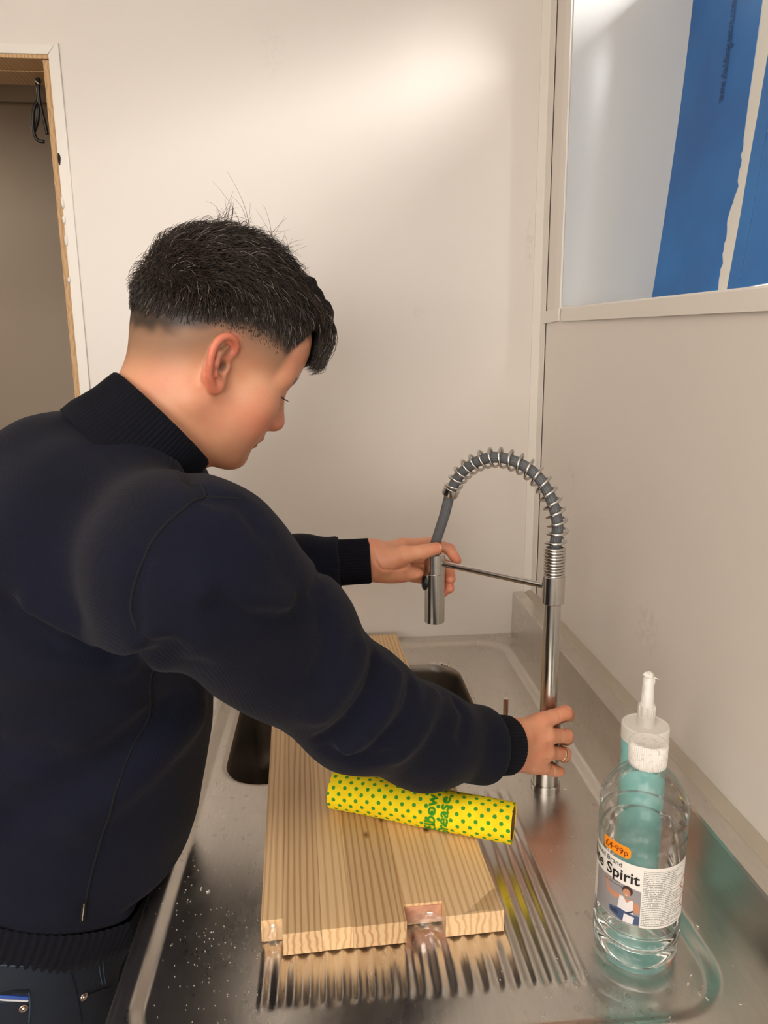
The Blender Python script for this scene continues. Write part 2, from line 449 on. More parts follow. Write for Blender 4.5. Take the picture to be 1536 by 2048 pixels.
# torn filler blobs along the jamb edge
M_hole = simple('dark_broken_edge', srgb(38, 26, 18), 0.9)
bl = MB(); rr = random.Random(3)
def blob(mb, c, r):
    bm = bmesh.new(); bmesh.ops.create_icosphere(bm, subdivisions=2, radius=1.0)
    sx, sy, sz = r
    V = [(c[0]+v.co.x*sx*(0.8+.4*rr.random()), c[1]+v.co.y*sy, c[2]+v.co.z*sz*(0.8+.4*rr.random())) for v in bm.verts]
    bm.verts.index_update(); mb.add(V, [tuple(v.index for v in f.verts) for f in bm.faces]); bm.free()
for (px, py, h) in ((128, 405, .012), (131, 440, .009), (130, 437, .004), (141, 560, .006), (135, 480, .012)):
    p = PY(px-3, py, YB-.006); blob(bl, (p[0]-door.location.x, p[1]-YB, p[2]), (.003, .004, h))
bl.build('filler_lumps', M_trim, door, smooth=True)
hb = MB(); p = PY(119, 318, YB-.003); blob(hb, (p[0]-door.location.x, p[1]-YB, p[2]), (.0035, .004, .013))
hb.build('broken_edge', M_hole, door, smooth=True)
# black cable hanging from the door head
M_cable = simple('black_cable_sheath', srgb(22, 20, 18), 0.38)
cab = tag(empty('hanging_cable', PY(76, 158, 1.62)), 'looped black cable hanging from the pine door head', 'cable')
def cpx(pts): return [PY(x/7.68, 80+y/7.68, 1.62+dy)-np.array(cab.location) for x, y, dy in pts]
for k, pts in enumerate(([(565, 560, 0), (568, 650, 0), (590, 880, .004), (520, 1060, 0), (506, 1230, 0), (520, 1420, 0), (580, 1540, 0), (680, 1562, 0)],
            [(600, 560, .006), (598, 660, .006), (578, 900, .008), (588, 1080, .008), (575, 1250, .008), (530, 1400, .004)],
            [(580, 560, -.006), (585, 700, -.006), (605, 920, -.004), (650, 1130, -.004), (690, 1290, -.004), (726, 1448, -.004)])):
    MB().tube(smooth_path(cpx(pts), 40), .0034, 10).build('cable_strand', M_cable, cab, smooth=True)
p = np.array(cpx([(562, 650, -.002), (625, 700, -.004)]))
MB().tube([p[0]+(0, -.008, 0), p[1]+(0, -.008, 0)], .0011, 8).build('cable_tie', M_trim, cab, smooth=True)

# ---------------------------------------------------------------- window in the right wall
win = tag(empty('window_1', (XW+.34, (WY0+WY1)/2, 1.6)), kind='structure')
o = np.array(win.location)
def wbox(name, a, b, mat, bevel=0): return box(name, tuple(np.array(a)-o), tuple(np.array(b)-o), mat, win, bevel)
wz0 = 1.618
wbox('window_frame', (XW+.32, WY0, wz0), (XW+.38, WY0+.05, WZ1), M_trim)
wbox('window_frame', (XW+.32, WY1-.05, wz0), (XW+.38, WY1-.004, WZ1), M_trim)
wbox('window_frame', (XW+.32, WY0+.05, wz0), (XW+.38, WY1-.05, wz0+.05), M_trim)
wbox('window_frame', (XW+.32, WY0+.05, WZ1-.05), (XW+.38, WY1-.05, WZ1), M_trim)
wbox('window_mullion', (XW+.32, .55, wz0+.05), (XW+.38, .60, WZ1-.05), M_trim)
tg = NT('clear_pane'); tg.set(Roughness=0.0)
trn = tg.n('ShaderNodeBsdfTransparent'); gl = tg.n('ShaderNodeBsdfGlossy'); gl.inputs['Roughness'].default_value = 0.02
mx = tg.n('ShaderNodeMixShader'); mx.inputs[0].default_value = 0.06
tg.l(trn.outputs[0], mx.inputs[1]); tg.l(gl.outputs[0], mx.inputs[2])
tg.l(mx.outputs[0], tg.t.nodes['Material Output'].inputs[0]); M_pane = tg.m
wbox('pane', (XW+.348, WY0+.05, wz0+.05), (XW+.352, .55, WZ1-.05), M_pane)
wbox('pane', (XW+.348, .60, wz0+.05), (XW+.352, WY1-.05, WZ1-.05), M_pane)
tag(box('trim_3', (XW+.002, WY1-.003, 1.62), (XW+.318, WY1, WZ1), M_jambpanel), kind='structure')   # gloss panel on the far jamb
# sill angle with its end block
sl = MB()
V = []
for y in (WY0, WY1-.022):
    z = sill_z(y)
    V += [(XW-.006, y, z-.026), (XW-.006, y, z-.003), (XW-.003, y, z), (XW+.31, y, z), (XW+.31, y, z-.0015), (XW-.0005, y, z-.0025), (XW-.0005, y, z-.026)]
n = 7
sl.add(V, [tuple(range(n)), tuple(range(2*n-1, n-1, -1))]+[(i, (i+1) % n, n+(i+1) % n, n+i) for i in range(n)])
tag(sl.build('trim_4', M_trim), kind='structure')
tag(box('trim_5', (XW-.005, WY1-.004, 1.592), (XW-.0005, YB-.027, 1.6165), M_trim, bevel=.001), kind='structure')
tag(box('trim_6', (XW-.002, WY1-.001, 1.617), (XW-.0003, WY1+.03, WZ1), M_trim), kind='structure')
r_ = empty('window_rear', ((RX0+RX1)/2, YF-.05, (RZ0+RZ1)/2)); r_.name = 'window_2'; tag(r_, kind='structure')  # added, unseen window that lets the rear fill in
hx, hz = (RX1-RX0)/2, (RZ1-RZ0)/2
for a, b in (((-hx, -.03, -hz), (-hx+.05, .03, hz)), ((hx-.05, -.03, -hz), (hx, .03, hz)), ((-hx+.05, -.03, -hz), (hx-.05, .03, -hz+.05)), ((-hx+.05, -.03, hz-.05), (hx-.05, .03, hz)), ((-.025, -.03, -hz+.05), (.025, .03, hz-.05))):
    box('window_frame', a, b, M_trim, r_)
box('pane', (-hx+.05, -.003, -hz+.05), (-.025, .003, hz-.05), M_pane, r_)
box('pane', (.025, -.003, -hz+.05), (hx-.05, .003, hz-.05), M_pane, r_)

# ---------------------------------------------------------------- blue-filmed cladding sheets standing in the recess
tb = NT('blue_protective_film'); tb.set(Roughness=0.42)
v = tb.coord()
c = tb.ramp(tb.noise(v, 5, 4), [(0.3, srgb(8, 92, 166)), (0.7, srgb(22, 118, 196))])
sc_ = tb.ramp(tb.noise(tb.coord(scale=(1, 14, 2)), 12, 5, 0.7), [(0.70, (0, 0, 0)), (0.78, (0.35,)*3)])
tb.color(tb.mix(sc_, c, srgb(120, 160, 195))); M_blue = tb.m
M_sheet = simple('white_sheet', srgb(226, 222, 212), 0.4)
M_ink = simple('dark_ink', srgb(24, 52, 92), 0.6)
def sheet_x(z, x0): t = (z-1.62)/0.6; return x0+0.034*t/0.86*0.9+0.012*math.sin(min(t, 1.2)*2.2)
def lean_sheet(name, y_of, th, x0, z0, z1, mat, parent, n=40, off=0.0):
    """a bowed sheet; y_of(z) gives its two edges"""
    V = []; F = []
    for i in range(n+1):
        z = z0+(z1-z0)*i/n; ya, yb = y_of(z); x = sheet_x(z, x0)-off
        V += [(x, ya, z), (x, yb, z), (x+th, ya, z), (x+th, yb, z)]
    for i in range(n):
        a = i*4; b = a+4
        F += [(a, b, b+1, a+1), (a+2, a+3, b+3, b+2), (a, a+2, b+2, b), (a+1, b+1, b+3, a+3)]
    F += [(0, 1, 3, 2), (4*n, 4*n+2, 4*n+3, 4*n+1)]
    lo = np.array(parent.location)
    ob = mesh(name, np.array(V)-lo, F, mat, parent, smooth=False); return ob
ZS0 = 1.6185; ZS1 = 2.24
s1 = tag(empty('cladding_sheet', (0.645, 1.2, sill_z(1.2))), 'white cladding sheet with torn blue protective film leaning beside the far window jamb', 'cladding sheet')
lean_sheet('sheet', lambda z: (1.398, 1.02), .003, .640, ZS0, ZS1, M_sheet, s1)
rj = random.Random(5); jag = {}
FE = [PX(a, b, c) for a, b, c in ((1438, 585, .642), (1444, 540, .645), (1450, 490, .648), (1456, 425, .652), (1474, 385, .655), (1480, 330, .659), (1498, 200, .668), (1531, 0, .682))]
FE = sorted(FE+[FE[-1]+np.array([.01, -.008, .2])], key=lambda p: p[2])
SE = [PX(a, b, c) for a, b, c in ((1459, 572, .609), (1480, 440, .616), (1500, 320, .624), (1536, 130, .637))]
SE = sorted(SE+[SE[-1]+np.array([.01, -.010, .25])], key=lambda p: p[2])
def s2e(z): return float(np.interp(z, [p[2] for p in SE], [p[1] for p in SE]))
def film_edge(z):
    k = round(z/.0085); jag.setdefault(k, rj.uniform(-.003, .003))
    e = 1.186 if z < 1.70 else (1.178 if z < 1.775 else 1.170)
    if 1.775 < z < 1.85: e = 1.166
    j = jag[k] if z < 1.85 else 0.0
    return (1.3975, float(np.interp(z, [p[2] for p in FE], [p[1] for p in FE]))+j)
lean_sheet('blue_film', film_edge, .0006, .640, ZS0+.001, ZS1-.002, M_blue, s1, n=80, off=.0009)
# printing on the film, read upwards
def on_sheet(V2, x0, off, y0, z0, parent):
    # text x runs up the sheet, text y points to larger y
    out = []
    for a, b in V2:
        z = z0+a; out.append((sheet_x(z, x0)-off, y0+b, z))
    return np.array(out)-np.array(parent.location)
tp = PX(1440, 203, .665); V2, F2 = text_mesh('www.claddingcentre.com Hygienic', .0150, 0); V2 = V2*np.array([1.0, 2.0])
mesh('printing', on_sheet(V2, .640, .0021, tp[1]-.004, tp[2], s1), F2, M_ink, s1)
s2 = tag(empty('cladding_sheet', (0.612, .75, sill_z(.75))), 'fully blue filmed cladding sheet leaning in front of the torn film sheet', 'cladding sheet')
lean_sheet('sheet', lambda z: (s2e(z), -.235), .003, .606, ZS0-.004, ZS1, M_sheet, s2)
lean_sheet('blue_film', lambda z: (s2e(z)-.0005, s2e(z)-.032), .0006, .606, ZS0-.003, ZS1-.002, M_blue, s2, off=.0009)
lean_sheet('blue_film', lambda z: (s2e(z)-.0335, -.234), .0006, .606, ZS0-.003, ZS1-.002, M_blue, s2, off=.0009)
sk = MB(); 
for (px, py, a) in ((1435, 352, 0),):
    p = PX(px, py, .66); sk.add([(p[0]-.0045, p[1]+dy, p[2]+dz) for dy, dz in ((-.004, -.006), (.001, -.007), (.005, .004), (.001, .007), (-.003, .003))], [(0, 1, 2, 3, 4)])
sk.V = [tuple(np.array(q)-np.array(s1.location)) for q in sk.V]

# ---------------------------------------------------------------- stainless sink unit
def steel(name, col=(0.70, 0.67, 0.62, 1), rough=0.27, brush=(1, 1, 1), bscale=60, bstr=0.05, smudge=0.12, spots=False):
    t = NT(name); t.set(Metallic=1.0)
    v = t.coord(scale=brush); vo = t.coord()
    f = t.noise(v, bscale, 3); g = t.noise(vo, 7, 5, 0.65, 0.8); h = t.noise(vo, 38, 4, 0.6)
    r = t.math('ADD', rough-smudge*0.5, t.math('MULTIPLY', t.math('ADD', g, t.math('MULTIPLY', h, 0.4)), smudge))
    t.l(t.math('ADD', r, t.math('MULTIPLY', f, 0.05)), t.b.inputs['Roughness'])
    lo = tuple(x*0.88 for x in col[:3])+(1,)
    t.color(t.ramp(t.math('ADD', t.math('MULTIPLY', g, .6), t.math('MULTIPLY', f, .4)), [(0.35, lo), (0.65, col)]))
    if spots:      # dried water marks
        vr = t.n('ShaderNodeTexVoronoi'); vr.inputs['Scale'].default_value = 55; t.l(vo, vr.inputs['Vector'])
        ring = t.ramp(vr.outputs['Distance'], [(.10, (.25,)*3), (.17, (1,)*3), (.21, (0,)*3)])
        sp = t.math('MULTIPLY', ring, t.math('GREATER_THAN', t.noise(vo, 9, 2), .56))
        c0 = t.b.inputs['Base Color'].links[0].from_socket
        t.color(t.mix(t.math('MULTIPLY', sp, .35), c0, (.30, .27, .23, 1)))
    t.bump(f, bstr, 0.0004)
    return t.m
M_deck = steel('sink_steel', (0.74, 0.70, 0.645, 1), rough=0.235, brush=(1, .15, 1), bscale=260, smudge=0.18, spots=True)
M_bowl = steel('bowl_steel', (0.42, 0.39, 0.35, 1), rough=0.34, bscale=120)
M_tap = steel('brushed_tap_steel', (0.66, 0.64, 0.61, 1), rough=0.20, brush=(.3, .3, 6), bscale=200, smudge=0.05)
sink = tag(empty('sink_unit', (0, .5, 0)), 'stainless steel sink unit with ribbed drainer, single bowl and rear upstand', 'sink')
SX0, SX1, SY0, SY1, SZ = -0.224, 0.4145, 0.46, 1.5245, 0.90
PX0, PX1, PY0_, PY1_ = -0.199, 0.383, 0.545, 1.488       # recessed pan
BX0, BX1, BY0, BY1 = -0.172, 0.262, 0.985, 1.398        # bowl
def rrect(x, y, x0, x1, y0, y1, r):
    qx = np.abs(x-(x0+x1)/2)-(x1-x0)/2+r; qy = np.abs(y-(y0+y1)/2)-(y1-y0)/2+r
    return np.hypot(np.maximum(qx, 0), np.maximum(qy, 0))+np.minimum(np.maximum(qx, qy), 0)-r
def sstep(a, b, x):
    t = np.clip((x-a)/(b-a), 0, 1); return t*t*(3-2*t)
PAN = 0.008; RIB0, RIB1, RP = -0.080, 0.252, 0.0166
def deck_z(x, y):
    d = rrect(x, y, PX0, PX1, PY0_, PY1_, .06)
    z = SZ-PAN*sstep(.009, -.009, d)
    m = sstep(0, .012, y-.588)*sstep(0, .02, .935-y)*sstep(-.004, .004, x-RIB0)*sstep(-.004, .004, RIB1-x)
    z = z+m*.0013*np.cos(2*math.pi*(x-RIB0)/RP)
    b = rrect(x, y, BX0, BX1, BY0, BY1, .06)
    z = z-.004*np.clip(1-b/.008, 0, 1)**2
    z = z-.004*np.clip(1-(x-SX0)/.008, 0, 1)**2
    return z
nx, ny = 340, 260
xs = np.linspace(SX0, SX1, nx); ys = np.linspace(SY0, SY1, ny)
X, Y = np.meshgrid(xs, ys, indexing='ij')
b = rrect(X, Y, BX0, BX1, BY0, BY1, .06)
# pull the grid onto the edge of the bowl
near = np.abs(b) < .0035
e = 1e-4
gx = (rrect(X+e, Y, BX0, BX1, BY0, BY1, .06)-rrect(X-e, Y, BX0, BX1, BY0, BY1, .06))/(2*e)
gy = (rrect(X, Y+e, BX0, BX1, BY0, BY1, .06)-rrect(X, Y-e, BX0, BX1, BY0, BY1, .06))/(2*e)
Xs = np.where(near, X-b*gx, X); Ys = np.where(near, Y-b*gy, Y)
Z = deck_z(Xs, Ys); bb = rrect(Xs, Ys, BX0, BX1, BY0, BY1, .06)
ids = np.arange(nx*ny).reshape(nx, ny)
q = np.stack([ids[:-1, :-1], ids[1:, :-1], ids[1:, 1:], ids[:-1, 1:]], -1).reshape(-1, 4)
inside = (bb < -1e-4).ravel()
q = q[~inside[q].any(1)]
Vd = np.stack([Xs, Ys-.5, Z], -1).reshape(-1, 3)
used = np.unique(q); remap = np.full(len(Vd), -1); remap[used] = np.arange(len(used))
fast_mesh('drainer_deck', Vd[used], remap[q], M_deck, sink)
def rr_outline(x0, x1, y0, y1, r, n=12):
    pts = []
    for cx_, cy_, a0 in ((x1-r, y1-r, 0), (x0+r, y1-r, 90), (x0+r, y0+r, 180), (x1-r, y0+r, 270)):
        for k in range(n+1):
            a = math.radians(a0+90*k/n); pts.append((cx_+r*math.cos(a), cy_+r*math.sin(a)))
    return pts
V = []; F = []; lv = [(-.0006, -.0045), (.003, -.009), (.005, -.02), (.012, -.15), (.02, -.185), (.04, -.20), (.09, -.204), (.17, -.206)]
for ins_, dz in lv:
    pts = rr_outline(BX0+ins_, BX1-ins_, BY0+ins_, BY1-ins_, max(.06-ins_*.3, .03)); V += [(x, y-.5, SZ-PAN+dz) for x, y in pts]
npt = len(pts)
for i in range(len(lv)-1):
    F += [(i*npt+k, i*npt+(k+1) % npt, (i+1)*npt+(k+1) % npt, (i+1)*npt+k) for k in range(npt)]
F.append(tuple((len(lv)-1)*npt+k for k in range(npt)))
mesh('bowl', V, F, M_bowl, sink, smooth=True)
MB().lathe([(.0, .004), (.02, .003), (.042, .004), (.045, .001), (.045, -.002)], 28, ((BX0+BX1)/2, (BY0+BY1)/2-.5, SZ-PAN-.206)).build('drain', M_tap, sink, smooth=True)
# front roll, aprons, upstand
MB().prism([(SX0, SZ-.0042), (SX0-.003, SZ-.009), (SX0-.003, SZ-.045), (SX0+.012, SZ-.045), (SX0+.012, SZ-.042), (SX0, SZ-.042)], 1, SY0-.5, SY1-.5).build('front_apron', M_deck, sink)
box('end_apron', (SX0+.0125, SY0-.502, SZ-.05), (SX1, SY0-.4985, SZ-.002), M_deck, sink)
MB().prism([(SX1-.0005, SZ-.02), (SX1+.001, SZ+.097), (SX1+.003, SZ+.100), (SX1+.026, SZ+.1005), (SX1+.026, SZ+.09), (SX1+.006, SZ+.09), (SX1+.003, SZ-.02)], 1, SY0-.5, SY1-.5).build('upstand', M_deck, sink)
M_seal = simple('clear_sealant', srgb(176, 164, 146), 0.35)
MB().prism([(SX1+.026, SZ+.0985), (SX1+.0315, SZ+.1015), (XW-.0005, SZ+.106), (XW-.0005, SZ+.09), (SX1+.026, SZ+.09)], 1, SY0-.5, SY1-.5).build('sealant_bead', M_seal, sink)
for x in (SX0+.03, SX1-.01):
    for y in (SY0+.03, SY1-.05):
        box('leg', (x-.018, y-.518, 0), (x+.018, y-.482, SZ-.045), M_deck, sink, bevel=.003)
box('lower_shelf', (SX0+.055, SY0-.445, .18), (SX1-.035, SY1-.575, .2), M_deck, sink)
for z in (SZ-.085,):
    box('cross_rail', (SX0+.018, SY0-.445, z), (SX0+.042, SY1-.57, z+.03), M_deck, sink)

# ---------------------------------------------------------------- pull-down spring tap
PZ_ = SZ-PAN
tapx, tapy = 0.311, 0.930
tap = tag(empty('spring_tap', (tapx, tapy, PZ_)), 'brushed steel spring tap with grey hose and pull-down spray head', 'tap')
T0 = np.array([tapx, tapy, PZ_])
def L(p): return np.asarray(p, float)-T0
MB().lathe([(.0215, 0), (.0215, .010), (.0205, .0115), (.018, .0115)], 40, close=True).build('base_ring', M_tap, tap, autosm=30)
MB().lathe([(.0185, .0115), (.0185, .112), (.0175, .1135), (.0118, .1135)], 40).build('mixer_body', M_tap, tap, autosm=30)
zc0, zc1 = 1.181-PZ_, 1.221-PZ_
MB().lathe([(.0118, .1135), (.0118, zc0+.002)], 36).build('riser', M_tap, tap, smooth=True)
MB().lathe([(.0118, zc0), (.0150, zc0), (.0158, zc0+.001), (.0158, zc1-.001), (.0150, zc1), (.0105, zc1)], 40).build('riser_sleeve', M_tap, tap, autosm=30)
# side lever with upright pin
lp = PY(1012, 1398, 1.0); 
pin_top = L(PY(1012, 1397, .965)); 
MB().tube([pin_top-(0, 0, .060), pin_top], .0038, 14).build('lever_pin', M_tap, tap, autosm=40)
MB().tube([np.array([-.016, .006, pin_top[2]-.055]), pin_top-(0, 0, .055)], .0062, 14).build('lever_hub', M_tap, tap, autosm=40)
# spray head
spx, spy = 0.1615, 1.050
spt = PY(869, 1107, spy)[2]; spm = PY(869, 1145, spy)[2]; spb = PY(868, 1243, spy)[2]
SPC = np.array([spx, spy, 0])
MB().lathe([(.0095, spt-.004), (.0095, spt), (.0152, spt), (.0160, spt-.001), (.0160, spm+.0008), (.0152, spm)], 40, L(SPC+[0, 0, 0])).build('docking_ring', M_tap, tap, autosm=30)
MB().lathe([(.0150, spm), (.0158, spm-.001), (.0158, spb+.001), (.0148, spb), (.0135, spb+.002), (.0, spb+.003)], 40, L(SPC)).build('spray_head', M_tap, tap, autosm=30)
M_blackplastic = simple('black_rubber', srgb(18, 18, 18), 0.45)
bt = PY(847, 1166, spy-.002); dv = np.array([-1, -.15, 0.0]); dv /= np.linalg.norm(dv)
bm_ = MB(); bm_.lathe([(.0, .0035), (.006, .003), (.0085, .001), (.009, -.004)], 20, (0, 0, 0), dv)
bm_.V = [(np.array(p)*[1, 1, 1.35]+L([spx, spy, bt[2]])+dv*.0165) for p in bm_.V]
bm_.build('spray_button', M_blackplastic, tap, smooth=True)
# docking arm
ra = np.array([tapx, tapy, 1.2035]); rb = np.array([spx, spy, PY(884, 1127, spy-.01)[2]])
dd = (rb-ra); dd[2] *= 1; du = dd/np.linalg.norm(dd)
MB().tube([L(ra+du*.012), L(rb-du*.013)], .0046, 20).build('docking_arm', M_tap, tap, autosm=40)
# hose: up the riser, over the arc, down into the spray head
ux = np.array([spx-tapx, spy-tapy, 0]); span = np.linalg.norm(ux); ux /= span
def ap(s, z): return np.array([tapx, tapy, 0])+ux*s+np.array([0, 0, z])
def arc_pt(px, py):
    """point of the tap's own upright plane seen at this pixel"""
    n = np.cross(ux, [0, 0, 1.0]); d = pray(px, py); t = ((np.array([tapx, tapy, 0])-CAM)@n)/(d@n); return CAM+d*t
arc = [ap(0, 1.215), ap(0, 1.262), arc_pt(1115, 1050), arc_pt(1104, 1003), arc_pt(1080, 959), arc_pt(1045, 930), arc_pt(1000, 915), arc_pt(960, 921), arc_pt(925, 944), arc_pt(903, 980), arc_pt(889, 1030), arc_pt(878, 1085)]
arc[-1] = ap(span, spt+.012); arc.append(ap(span, spt-.003))
path = smooth_path(arc, 260)
M_hose = NT('grey_braided_hose'); M_hose.set(Roughness=0.55, Metallic=0.2)
ct = M_hose.n('ShaderNodeTexCoord'); M_hose.b.inputs['Base Color'].default_value = srgb(104, 106, 108); M_hose = M_hose.m
# fluted hose
hb = MB(); T = np.gradient(path, axis=0); T /= nrm(T)[:, None]; nb_ = np.cross(ux, [0, 0, 1.0]); V = []; seg = 64
for i in range(len(path)):
    u = nb_; v = np.cross(T[i], u)
    for k in range(seg):
        th = 2*math.pi*k/seg; r = .0074+.0004*math.cos(16*th); V.append(L(path[i]+(u*math.cos(th)+v*math.sin(th))*r))
hb.add(V, [(i*seg+k, i*seg+(k+1) % seg, (i+1)*seg+(k+1) % seg, (i+1)*seg+k) for i in range(len(path)-1) for k in range(seg)])
hb.build('hose', M_hose, tap, smooth=True)
# spring: dense coils on the riser, open coils over the arc
cum = np.concatenate([[0], np.cumsum(nrm(np.diff(path, axis=0)))])
endi = int(np.argmin(nrm(path-arc_pt(902, 978)))); tot = cum[endi]
dense = .047; turns_d = 11; open_len = tot-dense; turns_o = 19
def coil_s(t):   # turns -> distance along the hose
    if t <= turns_d: return dense*t/turns_d
    u = (t-turns_d)/turns_o
    return dense+open_len*(u+0.06*math.sin(2*math.pi*u)/(2*math.pi)*-1)
pts = []
for t in np.arange(0, turns_d+turns_o+1e-6, 1/22):
    s = min(coil_s(t), tot-.0005); i = min(np.searchsorted(cum, s), len(path)-1); i0 = max(i-1, 0)
    f = 0 if i == i0 else (s-cum[i0])/(cum[i]-cum[i0]); p = path[i0]*(1-f)+path[i]*f
    v = np.cross(T[i], nb_); th = 2*math.pi*t
    r = .0132 if t < turns_d+turns_o-3 else .0132-.0020*(t-(turns_d+turns_o-3))/3
    pts.append(L(p+(nb_*math.cos(th)+v*math.sin(th))*r))
MB().tube(pts, .00208, 8).build('spring', M_tap, tap, smooth=True)
ce = path[endi]; ca = T[endi]
cl = MB().lathe([(.0072, -.003), (.0118, -.003), (.0126, -.002), (.0126, .008), (.0118, .0095), (.0072, .0095)], 32, L(ce), ca).build('spring_end_collar', M_tap, tap, autosm=30)

# ---------------------------------------------------------------- pine board
PL, PD = srgb(242, 212, 168)[:3], srgb(220, 178, 130)[:3]
WOODS = [wood('pine_stave_plain', PL, PD), wood('pine_stave_knotty', PL, PD, knots=[((.206, .150), .0045), ((.245, .33), .004)]),
         wood('pine_stave_streaked', PL, srgb(208, 162, 114)[:3], knots=[((.128, .150), .0060), ((.151, .178), .0050), ((.05, .42), .005)])]
BZ = PZ_+.0020; BT = .0265
brot = math.radians(2.6)
board = tag(empty('pine_board', (-.0835, .652, BZ), brot), 'pale glued pine board with notched end lying across the sink', 'board')
M_film = NT('shrink_film'); M_film.set(Roughness=0.12)
t_ = M_film; tr_ = t_.n('ShaderNodeBsdfTransparent'); tr_.inputs[0].default_value = (.96, .95, .93, 1); g_ = t_.n('ShaderNodeBsdfGlossy'); g_.inputs['Roughness'].default_value = .15
m_ = t_.n('ShaderNodeMixShader'); m_.inputs[0].default_value = .18
t_.l(tr_.outputs[0], m_.inputs[1]); t_.l(g_.outputs[0], m_.inputs[2]); t_.l(m_.outputs[0], t_.t.nodes['Material Output'].inputs[0]); M_film = t_.m
ws = [.0235, .0415, .034, .058, .0435, .0655]; x = 0; LEN = .832
starts = [.022, .0, .0005, -.0005, .024, .001]; kinds = [0, 2, 0, 2, 0, 1]
for i, wd in enumerate(ws):
    st = MB().box((x+.00003, starts[i], 0), (x+wd-.00003, LEN, BT)).build('stave', WOODS[kinds[i]], board, bevel=.0003, seg=1)
    st.data.materials[0] = WOODS[kinds[i]]; x += wd
BW = x
def web(x0, x1, depth, y0, zt, n=14):
    """film pulled across a notch"""
    V = []; F = []
    for i in range(n+1):
        t = i/n; xx = x0+(x1-x0)*t; yy = y0+depth*4*t*(1-t)
        for z in (0.001, BT*.35, BT*.7, zt): V.append((xx, yy+.003*math.sin(z*260), z))
    for i in range(n):
        for k in range(3): F.append((i*4+k, i*4+k+1, i*4+5+k, i*4+4+k))
    return V, F
xn = sum(ws[:4])
for a_ in ((ws[0]*.0, ws[0], .008, .006, BT), (xn, xn+ws[4], .012, .002, BT*.9)): MB().add(*web(*a_)).build('plastic_wrap', M_film, board, smooth=True)
fm = MB()
cr = []; cf = []; rr = random.Random(4)
for i in range(9):
    for j in range(4):
        cr.append((BW-.045+.006*i, .001+.012*j*(i/8)+rr.uniform(-.002, .002), BT+.0012+rr.uniform(0, .0022)*(1 if i > 4 else .3)))
for i in range(8):
    for j in range(3): cf.append((i*4+j, i*4+j+1, i*4+5+j, i*4+4+j))
fm.add(cr, cf)
fm.build('plastic_wrap', M_film, board, smooth=True)
M_pink = simple('pink_stained_end', srgb(206, 152, 124), .6, var=.2, vscale=120)
box('stained_end', (xn+.001, .0225, .003), (xn+ws[4]-.001, .0238, BT-.003), M_pink, board)

# ---------------------------------------------------------------- roll of yellow cleaning cloths
BTOP = BZ+BT
RR = .0255
e0 = PZ(668, 1578, BTOP+RR); e1 = PZ(1027, 1647, BTOP+RR)
ax = (e1-e0); ax[2] = 0; RL = np.linalg.norm(ax); ax /= RL
cyl = tag(empty('cloth_roll', (e0[0], e0[1], BTOP)), 'yellow roll of cleaning cloths with green dots lying on the pine board', 'cloth roll')
ty = NT('yellow_dotted_cloth'); ty.set(Roughness=0.85)
uvn = ty.n('ShaderNodeUVMap'); uvn.uv_map = 'UVMap'
def dots(off):
    mp = ty.n('ShaderNodeMapping'); mp.inputs['Scale'].default_value = (1/.0158, 1/.0158, 0); mp.inputs['Location'].default_value = off; mp.inputs['Rotation'].default_value = (0, 0, .12)
    ty.l(uvn.outputs[0], mp.inputs[0])
    fr = ty.n('ShaderNodeVectorMath', operation='FRACTION'); ty.l(mp.outputs[0], fr.inputs[0])
    sb = ty.n('ShaderNodeVectorMath', operation='SUBTRACT'); sb.inputs[1].default_value = (.5, .5, 0); ty.l(fr.outputs[0], sb.inputs[0])
    ln = ty.n('ShaderNodeVectorMath', operation='LENGTH'); ty.l(sb.outputs[0], ln.inputs[0]); return ln.outputs['Value']
d = ty.math('MINIMUM', dots((0, 0, 0)), dots((.5, .5, 0)))
vv = ty.coord(); nz = ty.noise(vv, 420, 2); ny_ = ty.noise(vv, 60, 4)
d = ty.math('ADD', d, ty.math('MULTIPLY', ty.math('SUBTRACT', nz, .5), .05))
yel = ty.ramp(ny_, [(0.3, srgb(250, 212, 0)), (0.7, srgb(255, 232, 10))])
gap = ty.n('ShaderNodeUVMap')
ty.color(ty.mix(ty.ramp(d, [(0.150, (1, 1, 1)), (0.175, (0, 0, 0))]), yel, srgb(60, 150, 40)))
ty.bump(ty.math('ADD', ty.noise(vv, 300, 3), ty.math('MULTIPLY', ny_, 2.0)), .5, .0012); M_yel = ty.m
side = np.cross([0, 0, 1.0], ax); upv = np.array([0, 0, 1.0])
def rollp(a, th, r, sag=True):
    p = ax*a+(side*math.cos(th)+upv*math.sin(th))*r+upv*RR
    return p
seg = 72; V = []; UV = []; F = []; na = 24
for i in range(na+1):
    a = RL*i/na
    for k in range(seg+1):
        th = -2.0+2*math.pi*k/seg
        r = RR-.0004-.0007*math.sin(3*th+a*40)*.5
        V.append(rollp(a, th, r)); UV.append((a, RR*th))
F = [(i*(seg+1)+k, i*(seg+1)+k+1, (i+1)*(seg+1)+k+1, (i+1)*(seg+1)+k) for i in range(na) for k in range(seg)]
mb = MB(); mb.add(V, F, UV)
mb.build('cloth_layers', M_yel, cyl, smooth=True)
M_core = simple('cardboard_core', srgb(120, 84, 58), .9, var=.15, vscale=60)
V = []; F = []
for a in (0.0008, RL-.0008):       # end faces: layered yellow
    b0 = len(V)
    for r in (RR-.0006, .0200):
        for k in range(48): V.append(rollp(a, 2*math.pi*k/48, r))
    F += [(b0+k, b0+(k+1) % 48, b0+48+(k+1) % 48, b0+48+k) for k in range(48)]
M_yelend = simple('yellow_cloth_edge', srgb(236, 198, 20), .9, var=.2, vscale=200)
mesh('layered_end', V[:96], F[:48], M_yelend, cyl); mesh('layered_end', V[96:], [tuple(i-96 for i in f) for f in F[48:]], M_yelend, cyl)
